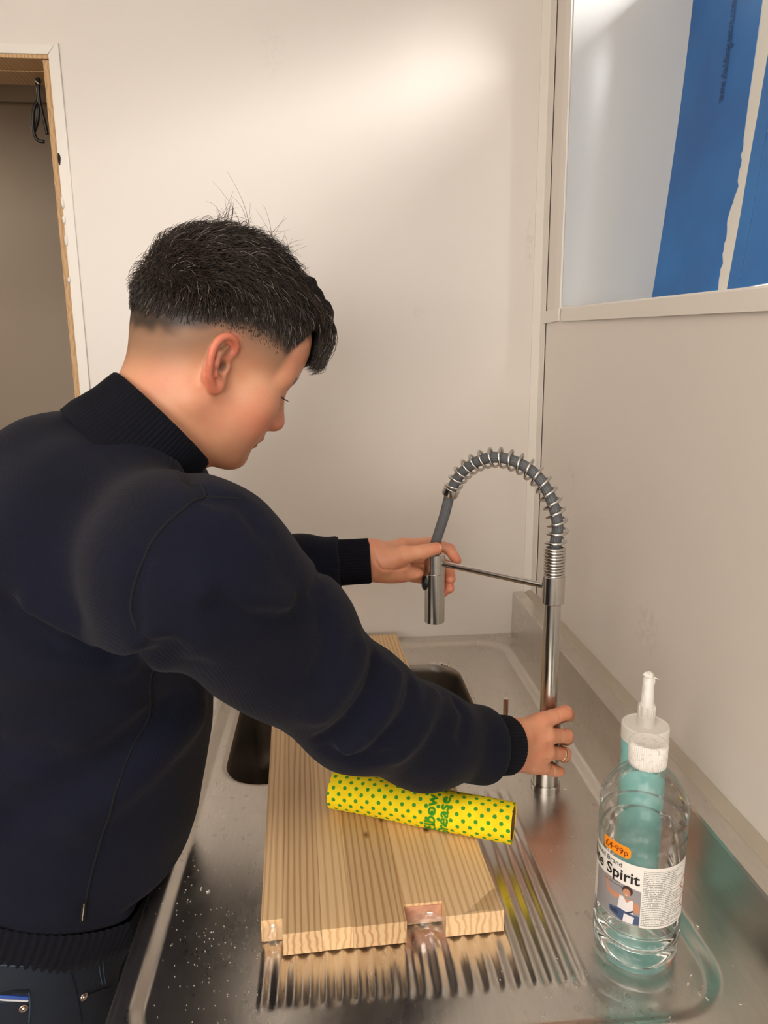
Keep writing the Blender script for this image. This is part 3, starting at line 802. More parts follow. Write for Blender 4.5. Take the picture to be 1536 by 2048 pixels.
V = []; F = []
for r in (.0200, .0185):
    for a in (.0006, RL-.0006):
        for k in range(48): V.append(rollp(a, 2*math.pi*k/48, r))
for b0 in (0, 96): F += [(b0+k, b0+(k+1) % 48, b0+48+(k+1) % 48, b0+48+k) for k in range(48)]
for b0 in (0, 48): F += [(b0+k, b0+(k+1) % 48, b0+96+(k+1) % 48, b0+96+k) for k in range(48)]
mesh('cardboard_core', V, F, M_core, cyl)
# loose outer flap at the right end
M_green = simple('green_print', srgb(52, 150, 30), .85)
def roll_text(txt, size, a0, th0, bold=True):
    V2, F2 = text_mesh(txt, size, 2, bold); out = []
    for x, y in V2:           # text x runs up round the roll, text y against the axis
        out.append(rollp(a0-y, th0+x/RR, RR+.0009))
    return mesh('printing', out, F2, M_green, cyl)
thc = math.pi+.35   # side that faces the viewer
sgn = 1 if (side@np.array([0, -1, 0])) > 0 else -1
def roll_text2(txt, size, a0, th_end):
    V2, F2 = text_mesh(txt, size, 2, True); wmax = V2[:, 0].max(); out = []
    for x, y in V2:
        th = th_end-(wmax-x)/RR if sgn > 0 else math.pi-(th_end-(wmax-x)/RR)
        out.append(rollp(a0-y, th, RR+.0007))
    return mesh('printing', out, F2, M_green, cyl)
roll_text2('Elbow', .0205, .1480, 1.28)
roll_text2('Grease', .0205, .1645, 1.28)

# ---------------------------------------------------------------- bottle of white spirit
BX, BY = 0.3165, 0.632
bot = tag(empty('spirit_bottle', (BX, BY, PZ_)), 'clear plastic bottle of white spirit with white ribbed cap and orange price sticker', 'bottle')
tp_ = NT('clear_plastic'); tp_.set(Roughness=0.06, IOR=1.45)
tp_.b.inputs['Transmission Weight'].default_value = 1.0
trn = tp_.n('ShaderNodeBsdfTransparent'); trn.inputs[0].default_value = (.965, .975, .97, 1)
gl = tp_.n('ShaderNodeBsdfGlossy'); gl.inputs['Roughness'].default_value = .05
lw = tp_.n('ShaderNodeLayerWeight'); lw.inputs['Blend'].default_value = .22
dif = tp_.n('ShaderNodeBsdfDiffuse'); dif.inputs[0].default_value = (.75, .76, .74, 1)
vv = tp_.coord(); sm = tp_.ramp(tp_.noise(vv, 45, 5, .7), [(.52, (0.02,)*3), (.75, (.26,)*3)])
m1 = tp_.n('ShaderNodeMixShader'); tp_.l(sm, m1.inputs[0]); tp_.l(trn.outputs[0], m1.inputs[1]); tp_.l(dif.outputs[0], m1.inputs[2])
m2 = tp_.n('ShaderNodeMixShader'); tp_.l(lw.outputs['Facing'], m2.inputs[0]); tp_.l(m1.outputs[0], m2.inputs[1]); tp_.l(gl.outputs[0], m2.inputs[2])
sc2 = tp_.math('MULTIPLY', lw.outputs['Fresnel'], .6, True); tp_.l(sc2, m2.inputs[0])
tp_.l(m2.outputs[0], tp_.t.nodes['Material Output'].inputs[0]); M_clear = tp_.m
R0 = .0440
prof = [(.012, .004), (.030, .003), (.034, 0), (.0385, .001), (.0415, .006), (.043, .016)]
def groove(z, d=.0030): return [(R0-.0003, z-.0045), (R0-d, z-.0012), (R0-d, z+.0012), (R0-.0003, z+.0045)]
prof += groove(.030)+groove(.046)+[(R0-.0012, .058), (R0-.0012, .128)]+groove(.148)+groove(.166)
prof += [(R0, .178), (R0-.001, .186), (R0-.006, .196), (.030, .208), (.020, .2185), (.0165, .2215), (.0158, .224)]
prof = [(r, z*.985) for r, z in prof]
MB().lathe(prof, 72).build('bottle_body', M_clear, bot, smooth=True)
tl = NT('spirit_liquid'); tl.set(Roughness=0.0, IOR=1.33); tl.b.inputs['Transmission Weight'].default_value = 1.0
tl.b.inputs['Base Color'].default_value = (.93, .96, .95, 1); M_liq = tl.m
lp_ = [(0, .0045)]+[(max(r-.0012, .002), max(z, .0045)) for r, z in prof if z < .050][1:]+[(R0-.003, .0505), (0, .0505)]
MB().lathe(lp_, 64).build('liquid', M_liq, bot, smooth=True)
M_cap = NT('white_cap'); M_cap.set(Roughness=.5)
vv = M_cap.coord(); M_cap.color(M_cap.mix(M_cap.ramp(M_cap.noise(vv, 260, 3, .7), [(.55, (0,)*3), (.72, (.55,)*3)]), srgb(236, 232, 224), srgb(150, 128, 108))); M_cap = M_cap.m
zc = .2195; V = []; F = []; seg = 168
pr_ = [(.0178, zc), (.0185, zc+.0005), (.0185, zc+.005), (.0185, zc+.0225), (.0172, zc+.0248), (.0158, zc+.0252), (.0145, zc+.0246), (.006, zc+.0246), (.0, zc+.0246)]
for j, (r, z) in enumerate(pr_):
    for k in range(seg):
        rr_ = r+(.00055*(1 if (k % 3) else -1) if 2 <= j <= 3 else 0); a = 2*math.pi*k/seg; V.append((rr_*math.cos(a), rr_*math.sin(a), z))
for j in range(len(pr_)-1): F += [(j*seg+k, j*seg+(k+1) % seg, (j+1)*seg+(k+1) % seg, (j+1)*seg+k) for k in range(seg)]
MB().add(V, F).build('cap', M_cap, bot, autosm=50)
# label: theta 0 faces the camera and grows to the right
TH0 = math.atan2(-BY, -BX); RLB = R0-.0007
def onb(th, z, r): a = TH0+th; return (r*math.cos(a), r*math.sin(a), z)
def lab_patch(name, poly, mat, r, parent, sub=True):
    """flat print: polygon of (arc length in m, height) laid on the bottle"""
    bm = bmesh.new(); vs = [bm.verts.new((x, y, 0)) for x, y in poly]; bm.faces.new(vs)
    bmesh.ops.triangulate(bm, faces=bm.faces)
    for _ in range(5): bmesh.ops.subdivide_edges(bm, edges=[e for e in bm.edges if e.calc_length() > .0032], cuts=1); bmesh.ops.triangulate(bm, faces=bm.faces)
    bmesh.ops.triangulate(bm, faces=bm.faces); bm.verts.index_update()
    V = [onb(v.co.x/RLB, v.co.y, r) for v in bm.verts]; F = [tuple(v.index for v in f.verts) for f in bm.faces]; bm.free()
    return mesh(name, V, F, mat, parent, smooth=True)
def lab_grid(name, x0, x1, z0, z1, mat, r, parent, n=40, uv=True):
    V = []; U = []
    for i in range(n+1):
        x = x0+(x1-x0)*i/n
        for j in range(5): z = z0+(z1-z0)*j/4; V.append(onb(x/RLB, z, r)); U.append((x-x0, z-z0))
    F = [(i*5+j, (i+1)*5+j, (i+1)*5+j+1, i*5+j+1) for i in range(n) for j in range(4)]
    return mesh(name, V, F, mat, parent, smooth=True, uv=U)
LZ0, LZ1 = .0625, .131
M_label = NT('white_label'); M_label.set(Roughness=.55)
vv = M_label.coord(); M_label.color(M_label.mix(M_label.ramp(M_label.noise(vv, 160, 3, .7), [(.64, (0,)*3), (.75, (.4,)*3)]), srgb(240, 236, 228), srgb(190, 150, 120))); M_label = M_label.m
lab = lab_grid('label', -.085, .062, LZ0, LZ1, M_label, RLB, bot, 72)
M_inkb = simple('black_ink', srgb(20, 18, 18), .6)
def lab_text(txt, size, x_end, z, rot=0, mat=None, bold=True, parent=None):
    V2, F2 = text_mesh(txt, size, 1, bold); wm = V2[:, 0].max()
    V = [onb((x_end-wm+x)/RLB, z+y+rot*(x-wm), RLB+.00045) for x, y in V2]
    return mesh('printing', V, F2, mat or M_inkb, parent or lab)
lab_text('White Spirit', .0168, .0015, .1098)
lab_text('Trusted Brand', .0078, -.0165, .1235, bold=False)
lab_text('Brush cleaner', .0030, -.0175, .1050, bold=False); lab_text('and paint thinning', .0030, -.0145, .1012, bold=False)
M_fine = NT('fine_print'); M_fine.set(Roughness=.6)
uvn = M_fine.n('ShaderNodeUVMap'); uvn.uv_map = 'UVMap'
sx = M_fine.n('ShaderNodeSeparateXYZ'); M_fine.l(uvn.outputs[0], sx.inputs[0])
row = M_fine.math('DIVIDE', sx.outputs['Y'], .00205); fr = M_fine.math('FRACT', row); fl = M_fine.math('FLOOR', row)
cb = M_fine.n('ShaderNodeCombineXYZ'); M_fine.l(M_fine.math('MULTIPLY', sx.outputs['X'], 900), cb.inputs[0]); M_fine.l(M_fine.math('MULTIPLY', fl, 7.3), cb.inputs[1])
wn = M_fine.noise(cb.outputs[0], 1.0, 2); rown = M_fine.n('ShaderNodeTexWhiteNoise'); rown.noise_dimensions = '1D'; M_fine.l(fl, rown.inputs['W'])
inrow = M_fine.math('LESS_THAN', M_fine.math('ABSOLUTE', M_fine.math('SUBTRACT', fr, .5)), .26)
word = M_fine.math('GREATER_THAN', wn, .42)
inl = M_fine.math('LESS_THAN', sx.outputs['X'], M_fine.math('ADD', .030, M_fine.math('MULTIPLY', rown.outputs['Value'], .022)))
f_ = M_fine.math('MULTIPLY', M_fine.math('MULTIPLY', inrow, word), M_fine.math('MULTIPLY', inl, .62))
M_fine.color(M_fine.mix(f_, srgb(240, 237, 230), srgb(70, 66, 64))); M_fine = M_fine.m
lab_grid('small_print', .0045, .056, LZ0+.002, LZ1-.004, M_fine, RLB+.0002, lab, 30)
M_red = simple('red_diamond_ink', srgb(190, 40, 40), .6)
for zc_ in (.104, .084):
    c_ = .0555
    for a, b in (((c_-.0075, zc_), (c_, zc_+.008)), ((c_, zc_+.008), (c_+.0075, zc_)), ((c_+.0075, zc_), (c_, zc_-.008)), ((c_, zc_-.008), (c_-.0075, zc_))):
        a = np.array(a); b = np.array(b); d = (b-a)/np.linalg.norm(b-a); nn = np.array([-d[1], d[0]])*.0004
        lab_patch('hazard_mark', [a+nn, b+nn, b-nn, a-nn][::-1], M_red, RLB+.0005, lab)
# the little picture: someone in a white vest with a paint brush
def pic(c): return simple('picture_ink', c, .55)
PIC = pic(srgb(150, 146, 148)); SKIN_ = pic(srgb(198, 140, 108)); HAIR_ = pic(srgb(60, 40, 34)); VEST = pic(srgb(232, 228, 228)); JEAN = pic(srgb(66, 84, 120)); DARKJ = pic(srgb(44, 54, 84))
r1 = RLB+.0004; ZL = .004
_lp = lab_patch
def lab_patch(name, poly, mat, r, parent): return _lp(name, [(x, z+ZL) for x, z in poly], mat, r, parent)
lab_patch('picture', [(-.050, LZ0-.003), (.0035, LZ0-.0035), (.0035, .0990), (-.012, .1015), (-.050, .101)], PIC, r1, lab)
def circ(cx_, cy_, rx, ry, n=14): return [(cx_+rx*math.cos(2*math.pi*k/n), cy_+ry*math.sin(2*math.pi*k/n)) for k in range(n)]
for poly, m in (([(-.0345, .1000), (-.031, .101), (-.0295, .090), (-.022, .0885), (-.015, .090), (-.0155, .0840), (-.024, .0825), (-.032, .085)], SKIN_),
                ([(-.016, .087), (-.005, .0875), (.002, .084), (.0035, .077), (.0015, .074), (-.015, .074)], SKIN_),
                ([(-.017, .088), (-.0135, .0885), (-.0095, .083), (-.0055, .0870), (-.0035, .0865), (-.003, .071), (-.019, .071)], VEST),
                (circ(-.0095, .0965, .0052, .0055), HAIR_), (circ(-.0102, .0938, .0037, .0048), SKIN_),
                ([(-.0118, .0920), (-.0088, .0918), (-.0100, .0906)], VEST),
                ([(-.028, .0705), (-.017, .0735), (-.004, .0715), (.003, .071), (.003, .061), (-.014, .0605), (-.027, .065)], JEAN),
                ([(-.0265, .0690), (-.018, .0702), (-.0175, .0655), (-.0255, .0655)], DARKJ),
                ([(-.0115, .0700), (-.0015, .0690), (-.0028, .0605), (-.0125, .0605)], VEST),
                ([(-.0095, .0720), (-.0035, .0765), (-.002, .0750), (-.008, .0705)], DARKJ),
                ([(-.0085, .0736), (-.0038, .0770), (-.0032, .0763), (-.008, .0729)], VEST)):
    r1 += .00003; lab_patch('picture_detail', poly, m, r1, lab)
M_orange = simple('orange_sticker', srgb(255, 150, 20), .5)
st = MB(); sx0, sx1, sz0, sz1 = -.0400, -.0085, .1320, .1448
stk = lab_patch('price_sticker', [(sx0+.0015, sz0), (sx1-.003, sz0), (sx1, sz0+.003), (sx1, sz1-.003), (sx1-.003, sz1), (sx0+.0015, sz1), (sx0, (sz0+sz1)/2)], M_orange, R0+.0003, bot)
V2, F2 = text_mesh('£4·99p', .0094, 1); wm = V2[:, 0].max()
mesh('printing', [onb((sx0+.003+x)/RLB, sz0+ZL+.0032+y, R0+.0008) for x, y in V2], F2, pic(srgb(120, 40, 10)), stk)

# ---------------------------------------------------------------- sealant cartridge behind the bottle
KX, KY = PY(1291, 1450, .725)[0], .725
kz = PY(1291, 1447, .725)[2]-PZ_
crt = tag(empty('sealant_cartridge', (KX, KY, PZ_)), 'teal sealant cartridge with white end and used white nozzle standing behind the bottle', 'sealant tube')
M_teal = simple('teal_tube', srgb(142, 210, 206), .32, var=.08, vscale=30)
M_wht = simple('white_plastic', srgb(236, 233, 226), .38)
prk = [(.0, .002), (.0245, .002), (.0255, .003)]
z = .012
prk += [(.0255, kz-.032)]+sum([[(.0258, kz-.031+.0022*i), (.0254, kz-.030+.0022*i)] for i in range(5)], [])+[(.0255, kz-.0185)]
MB().lathe(prk, 48).build('tube', M_teal, crt, autosm=50)
MB().lathe([(.0256, kz-.0188), (.0265, kz-.018), (.0265, kz-.003), (.0262, kz-.001), (.0252, kz), (.0238, kz), (.0232, kz-.0015), (.012, kz-.0015), (.0085, kz-.0015)], 48).build('end_cap', M_wht, crt, autosm=40)
nt = PY(1297, 1352, .725)[2]-PZ_
nz_ = MB().lathe([(.0096, kz-.0015), (.0096, kz+.0105), (.0088, kz+.011), (.0088, kz+.024), (.0082, kz+.025), (.0072, kz+.027), (.0060, nt-.002), (.0045, nt), (.002, nt-.004)], 20)
nz_.build('nozzle', M_wht, crt, autosm=40)
fl = MB()
for k in range(10):
    a = 2*math.pi*k/10; fl.box((.0086*math.cos(a)-.0009, .0086*math.sin(a)-.0009, kz+.011), (.0086*math.cos(a)+.0009, .0086*math.sin(a)+.0009, kz+.0235))
fl.build('grip_ribs', M_wht, crt)
M_dry = simple('dried_sealant', srgb(240, 236, 226), .6, bump=.5, bscale=400)
rr = random.Random(9); dl = MB()
blob(dl, (-.0005, 0, nt+.001), (.0062, .006, .0045)); blob(dl, (-.0035, -.001, nt+.0025), (.004, .0035, .003)); blob(dl, (.0048, -.002, nt-.006), (.002, .002, .006)); blob(dl, (-.0052, -.003, nt-.014), (.0016, .0016, .009))
for a in (.3, 1.4, 2.5): 
    dl.tube([(.004*math.cos(a), -.004, nt), (.0095*math.cos(a), -.006, nt-.002+.001*a)], [.0008, .0003], 5)
dl.build('dried_sealant', M_dry, crt, smooth=True)

# ---------------------------------------------------------------- crumbs and flakes on the steel
fk = MB(); rr = random.Random(21)
def flake(px, py, s=1.0):
    p = PZ(px, py, SZ); x, y = p[0], p[1]
    if not (SX0+.004 < x < SX1-.004) or rrect(np.array(x), np.array(y), BX0-.01, BX1+.01, BY0-.01, BY1+.01, .06) < 0: return
    z = float(deck_z(np.array(x), np.array(y)))+.0004
    a = rr.uniform(0, 6.28); l = rr.uniform(.0003, .0011)*s; w_ = rr.uniform(.00015, .0004)*s
    c, s_ = math.cos(a), math.sin(a); b = rr.uniform(-.4, .4)
    pts = [(-l, -w_), (0, -w_+b*l), (l, -w_*.5), (l, w_*.5), (0, w_+b*l), (-l, w_)]
    V = [(x+c*u-s_*v, y+s_*u+c*v, z) for u, v in pts]+[(x+c*u-s_*v, y+s_*u+c*v, z+.0005*s) for u, v in pts]
    fk.add(V, [tuple(range(5, -1, -1)), tuple(range(6, 12))]+[(i, (i+1) % 6, 6+(i+1) % 6, 6+i) for i in range(6)])
for _ in range(90): flake(rr.gauss(400, 70), rr.gauss(1830, 90), .8)
for _ in range(60): flake(rr.uniform(300, 520), rr.uniform(1650, 2040), .7)
for _ in range(60): flake(rr.uniform(980, 1240), rr.uniform(1580, 1990), .8)
for _ in range(40): flake(rr.uniform(1150, 1500), rr.uniform(1450, 2040), 1.0)
for px, py in ((1383, 1938), (1377, 1955), (1400, 1975), (1415, 1990), (402, 1766), (415, 1772), (1395, 1853), (1130, 1570), (430, 1660)): flake(px, py, 2.0)
M_flake = simple('pale_flakes', srgb(226, 220, 208), .8)
tag(fk.build('plaster_flakes', M_flake), 'tiny pale plaster flakes scattered over the steel drainer', 'debris', kind='stuff')

# ---------------------------------------------------------------- the person
f32 = np.float32
person = tag(empty('person', (-.35, .83, 0)), 'person in navy ribbed-collar sweater and dark jeans bending over the sink, holding the tap', 'person')
PO = np.array(person.location)
def rotm(F_, U_):
    F_ = np.asarray(F_, float); F_ /= np.linalg.norm(F_); L_ = np.cross(U_, F_); L_ /= np.linalg.norm(L_); return np.stack([F_, L_, np.cross(F_, L_)], 1)
# head frame: columns forward, left, up
HP, HY, HR = math.radians(30.8), math.radians(25.4), math.radians(7.2)
HF = np.array([math.cos(HP)*math.cos(HY), math.cos(HP)*math.sin(HY), -math.sin(HP)])
HL = np.array([-math.sin(HY), math.cos(HY), 0]); HU = np.cross(HF, HL)
HL, HU = HL*math.cos(HR)+HU*math.sin(HR), HU*math.cos(HR)-HL*math.sin(HR)
HM = np.stack([HF, HL, HU], 1)
EAR = PY(436, 728, .80)
HS = 1.0
HO = EAR-HM@np.array([-.010, -.0745, -.018])*HS
def to_head(P): return ((P-HO.astype(f32))@HM.astype(f32))/f32(HS)
def from_head(p): return HO+HM@(np.asarray(p, float)*HS)
def sym(q): r = q.copy(); r[:, 1] = np.abs(r[:, 1]); return r
EARC = np.array([-.010, .0745, -.018])
eb = np.radians(22)   # ears stand off
EU = np.array([math.cos(eb)*-1, math.sin(eb), 0]); EU = -EU          # forward in ear plane
EN = np.array([math.sin(eb), math.cos(eb), 0]); EVv = np.array([0.10, 0, .995])
EU = np.array([math.cos(eb), -math.sin(eb), 0])
def ear_pt(u, v, n=0.0): # u forward, v up (in ear plane, tilted back)
    u, v = u*.95, v*.95
    u2 = u*math.cos(.38)-v*math.sin(.38); v2 = u*math.sin(.38)+v*math.cos(.38)
    return EARC+EU*u2+np.array([0, 0, 1.0])*v2+EN*n
HELIX = [(.010, .006, -.001), (.016, .017, .003), (.012, .028, .006), (.001, .033, .008), (-.010, .029, .009), (-.0165, .018, .010), (-.0170, .004, .010), (-.0140, -.010, .008), (-.009, -.019, .006), (-.003, -.026, .004), (.004, -.027, .002), (.008, -.020, 0), (.0085, -.010, -.001)]
HELIX = smooth_path([ear_pt(1.06*p[0], 1.04*p[1], p[2]) for p in HELIX], 34)
ANTI = [ear_pt(*p) for p in [(.004, .022, .005), (-.006, .014, .007), (-.009, .002, .007), (-.005, -.010, .005), (.001, -.014, .004)]]
LOBE = ear_pt(.0005, -.024, .002); TRAG = ear_pt(.0105, -.004, .001)
def ear_local(a):
    e = s_chain(a, HELIX, np.interp(np.linspace(0, 1, 34), [0, .2, .6, .8, .9, 1], [.0030, .0036, .0036, .0046, .0044, .0032]), .002)
    e = smin(e, s_chain(a, ANTI, [.0025, .0035, .004, .0035, .003], .004), .003)
    e = smin(e, s_ell(a, LOBE, (.008, .004, .009)), .005)
    e = smin(e, s_ell(a, TRAG, (.0042, .004, .006)), .004)
    q2 = (a-EARC.astype(f32))
    plate = s_ell(np.stack([q2@EU.astype(f32), q2@EN.astype(f32), q2[:, 2]], 1), (0.000, -.002, .002), (.0145, .0040, .0260))
    e = smin(e, plate, .004)
    e = smax(e, -s_ell(a, ear_pt(.0035, -.003, .006), (.0065, .0085, .0085)), .004)   # concha
    return e
def head_local(q):
    a = sym(q)
    d = s_ell(q, (-.009, 0, .036), (.092, .0765, .0835))
    d = smin(d, s_ell(q, (-.040, 0, .010), (.060, .062, .062)), .03)
    d = smin(d, s_ell(q, (.048, 0, .034), (.050, .060, .056)), .03)
    d = smin(d, s_ell(q, (.036, 0, -.044), (.056, .054, .066)), .03)
    d = smin(d, s_ell(a, (.058, .040, -.032), (.026, .026, .024)), .025)          # cheekbone
    d = smin(d, s_ell(a, (.050, .034, -.066), (.032, .026, .030)), .025)          # cheek
    d = smin(d, s_cone(a, (-.006, .050, -.064), (.060, .022, -.100), .020, .018), .03)
    d = smin(d, s_ell(q, (.075, 0, -.103), (.020, .021, .017)), .018)             # chin
    d = smin(d, s_ell(q, (.030, 0, -.095), (.050, .038, .022)), .03)              # under the jaw
    d = smin(d, s_cone(a, (.0865, .008, .012), (.072, .044, .010), .009, .009), .018)   # brow
    d = smax(d, -s_ell(a, (.0985, .032, -.006), (.016, .016, .011)), .014)        # socket
    d = smin(d, s_ell(a, (.0755, .031, -.006), (.0135, .0145, .0135)), .004)     # lids over the eye
    # nose
    n = s_cone(q, (.088, 0, .004), (.106, 0, -.040), .0070, .0095)
    n = smin(n, s_ell(q, (.1065, 0, -.042), (.0105, .0105, .0095)), .008)
    n = smin(n, s_ell(a, (.0965, .0110, -.0445), (.0100, .0065, .0075)), .008)
    n = smin(n, s_ell(q, (.097, 0, -.040), (.012, .013, .014)), .012)
    n = smax(n, -s_ell(a, (.0990, .0062, -.0535), (.0048, .0030, .0050)), .003)
    d = smin(d, n, .010)
    # mouth
    d = smin(d, s_ell(q, (.084, 0, -.066), (.016, .026, .014)), .012)
    d = smin(d, s_ell(q, (.0925, 0, -.0680), (.0085, .020, .0058)), .005)
    d = smin(d, s_ell(q, (.0905, 0, -.0800), (.0085, .018, .0060)), .005)
    d = smax(d, -s_cone(a, (.1000, 0, -.0742), (.084, .026, -.0765), .0016, .0010), .004)
    d = smax(d, -s_ell(q, (.099, 0, -.0895), (.009, .018, .0055)), .008)
    # ears
    m = (nrm(a-EARC.astype(f32)) < .065)
    e = nrm(a-EARC.astype(f32))-.045
    if m.any(): e[m] = ear_local(a[m])
    d = smin(d, e, .005)
    return d
NECK0 = np.array([-.235, .842, 1.365]); 
NECK1 = from_head((-.030, 0, -.010)); NECK2 = from_head((-.012, 0, -.055))
def sd_head(P):
    d = head_local(to_head(P))*f32(HS)
    d = smin(d, s_cone(P, NECK0+np.array([-.008, 0, 0]), NECK1, .056, .056), .03)
    d = smin(d, s_cone(P, NECK0+np.array([.02, 0, -.01]), NECK2, .046, .042), .025)
    return d
# ---- hands
def HP_(l): return [PY(*p) for p in l]
def hand(P, wrist, rw, mcp, fingers, extra, palm_r):
    d = s_cone(P, wrist[0], wrist[1], rw, rw)
    for w_ in wrist[2:]: d = smin(d, s_cone(P, wrist[0], w_, rw, rw*1.15), .015)
    palm = None
    for i, m in enumerate(mcp):
        base = wrist[0]+(wrist[1]-wrist[0])*(i/3.0)
        c = s_cone(P, base, m, palm_r*1.05, palm_r*.72); palm = c if palm is None else smin(palm, c, .012)
    d = smin(d, palm, .018)
    for c, r in extra: d = smin(d, s_ell(P, c, r), .016)
    fg = None
    for pts, rad in fingers:
        c = s_chain(P, pts, rad, .004); d = smin(d, c, .0045)
    return d
RWR = HP_([(1026, 1473, .876), (1024, 1512, .878)]); RARM = PY(930, 1490, .84)
RMCP = HP_([(1086, 1441, .893), (1096, 1471, .887), (1094, 1504, .888), (1084, 1533, .893)])
RF = [(HP_([(1086, 1441, .893), (1131, 1425, .906), (1137, 1430, .938), (1118, 1437, .957)]), [.0118, .0096, .0086, .0078]),
      (HP_([(1096, 1471, .887), (1133, 1472, .904), (1133, 1478, .938), (1113, 1482, .957)]), [.0112, .0096, .0086, .0078]),
      (HP_([(1094, 1504, .888), (1129, 1508, .906), (1129, 1513, .937), (1111, 1516, .955)]), [.0106, .0090, .0082, .0074]),
      (HP_([(1084, 1533, .893), (1117, 1545, .909), (1118, 1551, .934), (1104, 1554, .950)]), [.0098, .0082, .0074, .0066]),
      (HP_([(1045, 1462, .900), (1062, 1448, .930), (1074, 1440, .958), (1094, 1440, .966)]), [.0150, .0120, .0098, .0085])]
RCR = []
def sd_rhand(P):
    d = hand(P, [RWR[0], RWR[1], RARM], .0190, RMCP, RF, [(PY(1060, 1500, .889), (.026, .012, .030))], .0150)
    for c in RCR: d = d+(.0009*np.exp(-(d_line(P, c)/.0020)**2)).astype(d.dtype)
    return d
LWR = HP_([(742, 1109, 1.034), (742, 1134, 1.034)]); LARM = PY(660, 1122, 1.03)
LMCP = HP_([(806, 1091, 1.062), (810, 1112, 1.068), (810, 1133, 1.070), (804, 1148, 1.064)])
LF = [(HP_([(806, 1091, 1.062), (866, 1087, 1.086), (899, 1099, 1.082), (913, 1121, 1.064)]), [.0112, .0096, .0086, .0078]),
      (HP_([(810, 1112, 1.068), (868, 1118, 1.092), (898, 1134, 1.082), (901, 1158, 1.062)]), [.0112, .0098, .0088, .0080]),
      (HP_([(810, 1133, 1.070), (866, 1141, 1.092), (894, 1154, 1.082), (899, 1177, 1.062)]), [.0106, .0092, .0084, .0076]),
      (HP_([(804, 1148, 1.064), (852, 1159, 1.084), (878, 1170, 1.078), (887, 1186, 1.064)]), [.0098, .0084, .0076, .0068]),
      (HP_([(768, 1126, 1.022), (806, 1110, 1.014), (845, 1104, 1.016), (872, 1097, 1.022)]), [.0190, .0135, .0108, .0094])]
LCR = []
def sd_lhand(P):
    d = hand(P, [LWR[0], LWR[1], LARM], .0185, LMCP, LF, [(PY(783, 1128, 1.026), (.028, .017, .022)), (PY(800, 1147, 1.038), (.036, .018, .013))], .0150)
    for c in LCR: d = d+(.0011*np.exp(-(d_line(P, c)/.0020)**2)).astype(d.dtype)
    return d
LCR = [trace(sd_lhand, l, .6) for l in ([(748, 1100), (751, 1122), (762, 1138), (786, 1140)], [(790, 1141), (815, 1134), (838, 1120)], [(812, 1146), (814, 1160)], [(832, 1150), (838, 1132)], [(846, 1092), (847, 1103)], [(834, 1078), (836, 1090)])]
RCR = [trace(sd_rhand, l, .5) for l in ([(1118, 1424), (1120, 1440)], [(1122, 1462), (1123, 1482)], [(1106, 1534), (1110, 1548)], [(1094, 1452), (1100, 1456)], [(1097, 1488), (1104, 1489)], [(1093, 1520), (1100, 1522)])]
# ---- sweater
SH_R = PY(388, 1152, .640); SH_L = np.array([-.250, 1.020, 1.335])
def tilt(a):   # columns: forward, left, up for a trunk leaning a degrees towards +x
    a = math.radians(a); yw = math.radians(6)
    F_ = np.array([math.cos(a)*math.cos(yw), math.cos(a)*math.sin(yw), -math.sin(a)]); Lx = np.array([-math.sin(yw), math.cos(yw), 0])
    return np.stack([F_, Lx, np.cross(F_, Lx)], 1)
RARMP = [SH_R, PY(555, 1275, .690), PY(712, 1416, .752), PY(850, 1476, .806), PY(965, 1490, .853), PY(1012, 1490, .870)]
RARMR = [.086, .074, .065, .058, .043, .036]
LARMP = [SH_L, np.array([-.19, 1.085, 1.19]), PY(600, 1132, 1.04), PY(700, 1124, 1.034), PY(733, 1122, 1.033)]
LARMR = [.080, .060, .042, .034, .0315]
HEMN = np.array([.36, 0.16, .92]); HEMN /= np.linalg.norm(HEMN)
HEM0 = PY(100, 1872, .668)
def sw_raw(P):
    d = s_ell(P, (-.352, .836, .92), (.150, .172, .16), tilt(10))
    d = smin(d, s_ell(P, (-.310, .838, 1.06), (.150, .172, .16), tilt(20)), .09)
    d = smin(d, s_ell(P, (-.278, .842, 1.22), (.138, .184, .15), tilt(32)), .09)
    d = smin(d, s_ell(P, (-.262, .846, 1.315), (.100, .180, .100), tilt(40)), .09)
    d = smin(d, s_cone(P, np.array([-.285, .765, 1.335]), np.array([-.285, .92, 1.335]), .078, .078), .05)
    d = smin(d, s_chain(P, [PY(262, 908, .850), PY(112, 962, .845), PY(28, 1010, .84)], [.056, .066, .070], .03), .07)
    d = smin(d, s_cone(P, SH_R, np.array([-.225, .775, 1.365]), .072, .060), .05)
    d = smin(d, s_cone(P, SH_L, np.array([-.235, .91, 1.360]), .066, .058), .05)
    d = smin(d, s_chain(P, RARMP, RARMR, .03), .06)
    d = smin(d, s_chain(P, LARMP, LARMR, .03), .035)
    return d
CUFFR = (RARMP[-2], RARMP[-1]); CUFFL = (LARMP[-2], LARMP[-1])
def cutplane(P, p, n): return (P-np.asarray(p, f32))@np.asarray(n, f32)
def unit(v): return v/np.linalg.norm(v)
cr_n = unit(CUFFR[1]-CUFFR[0]); cl_n = unit(CUFFL[1]-CUFFL[0])
def sw_cut(P):
    d = sw_raw(P)
    d = smax(d, -np.maximum(-.236-P[:, 0], P[:, 2]-.908), .012)     # stays clear of the sink edge
    d = smax(d, -cutplane(P, HEM0-HEMN*.004, HEMN), .012)
    # ends of the sleeves: only cut near each cuff
    nr = nrm(P-CUFFR[1].astype(f32)); nl = nrm(P-CUFFL[1].astype(f32))
    d = np.where(nr < .09, smax(d, cutplane(P, CUFFR[1]-cr_n*.034, cr_n), .006), d)
    d = np.where(nl < .09, smax(d, cutplane(P, CUFFL[1]-cl_n*.040, cl_n), .006), d)
    return d
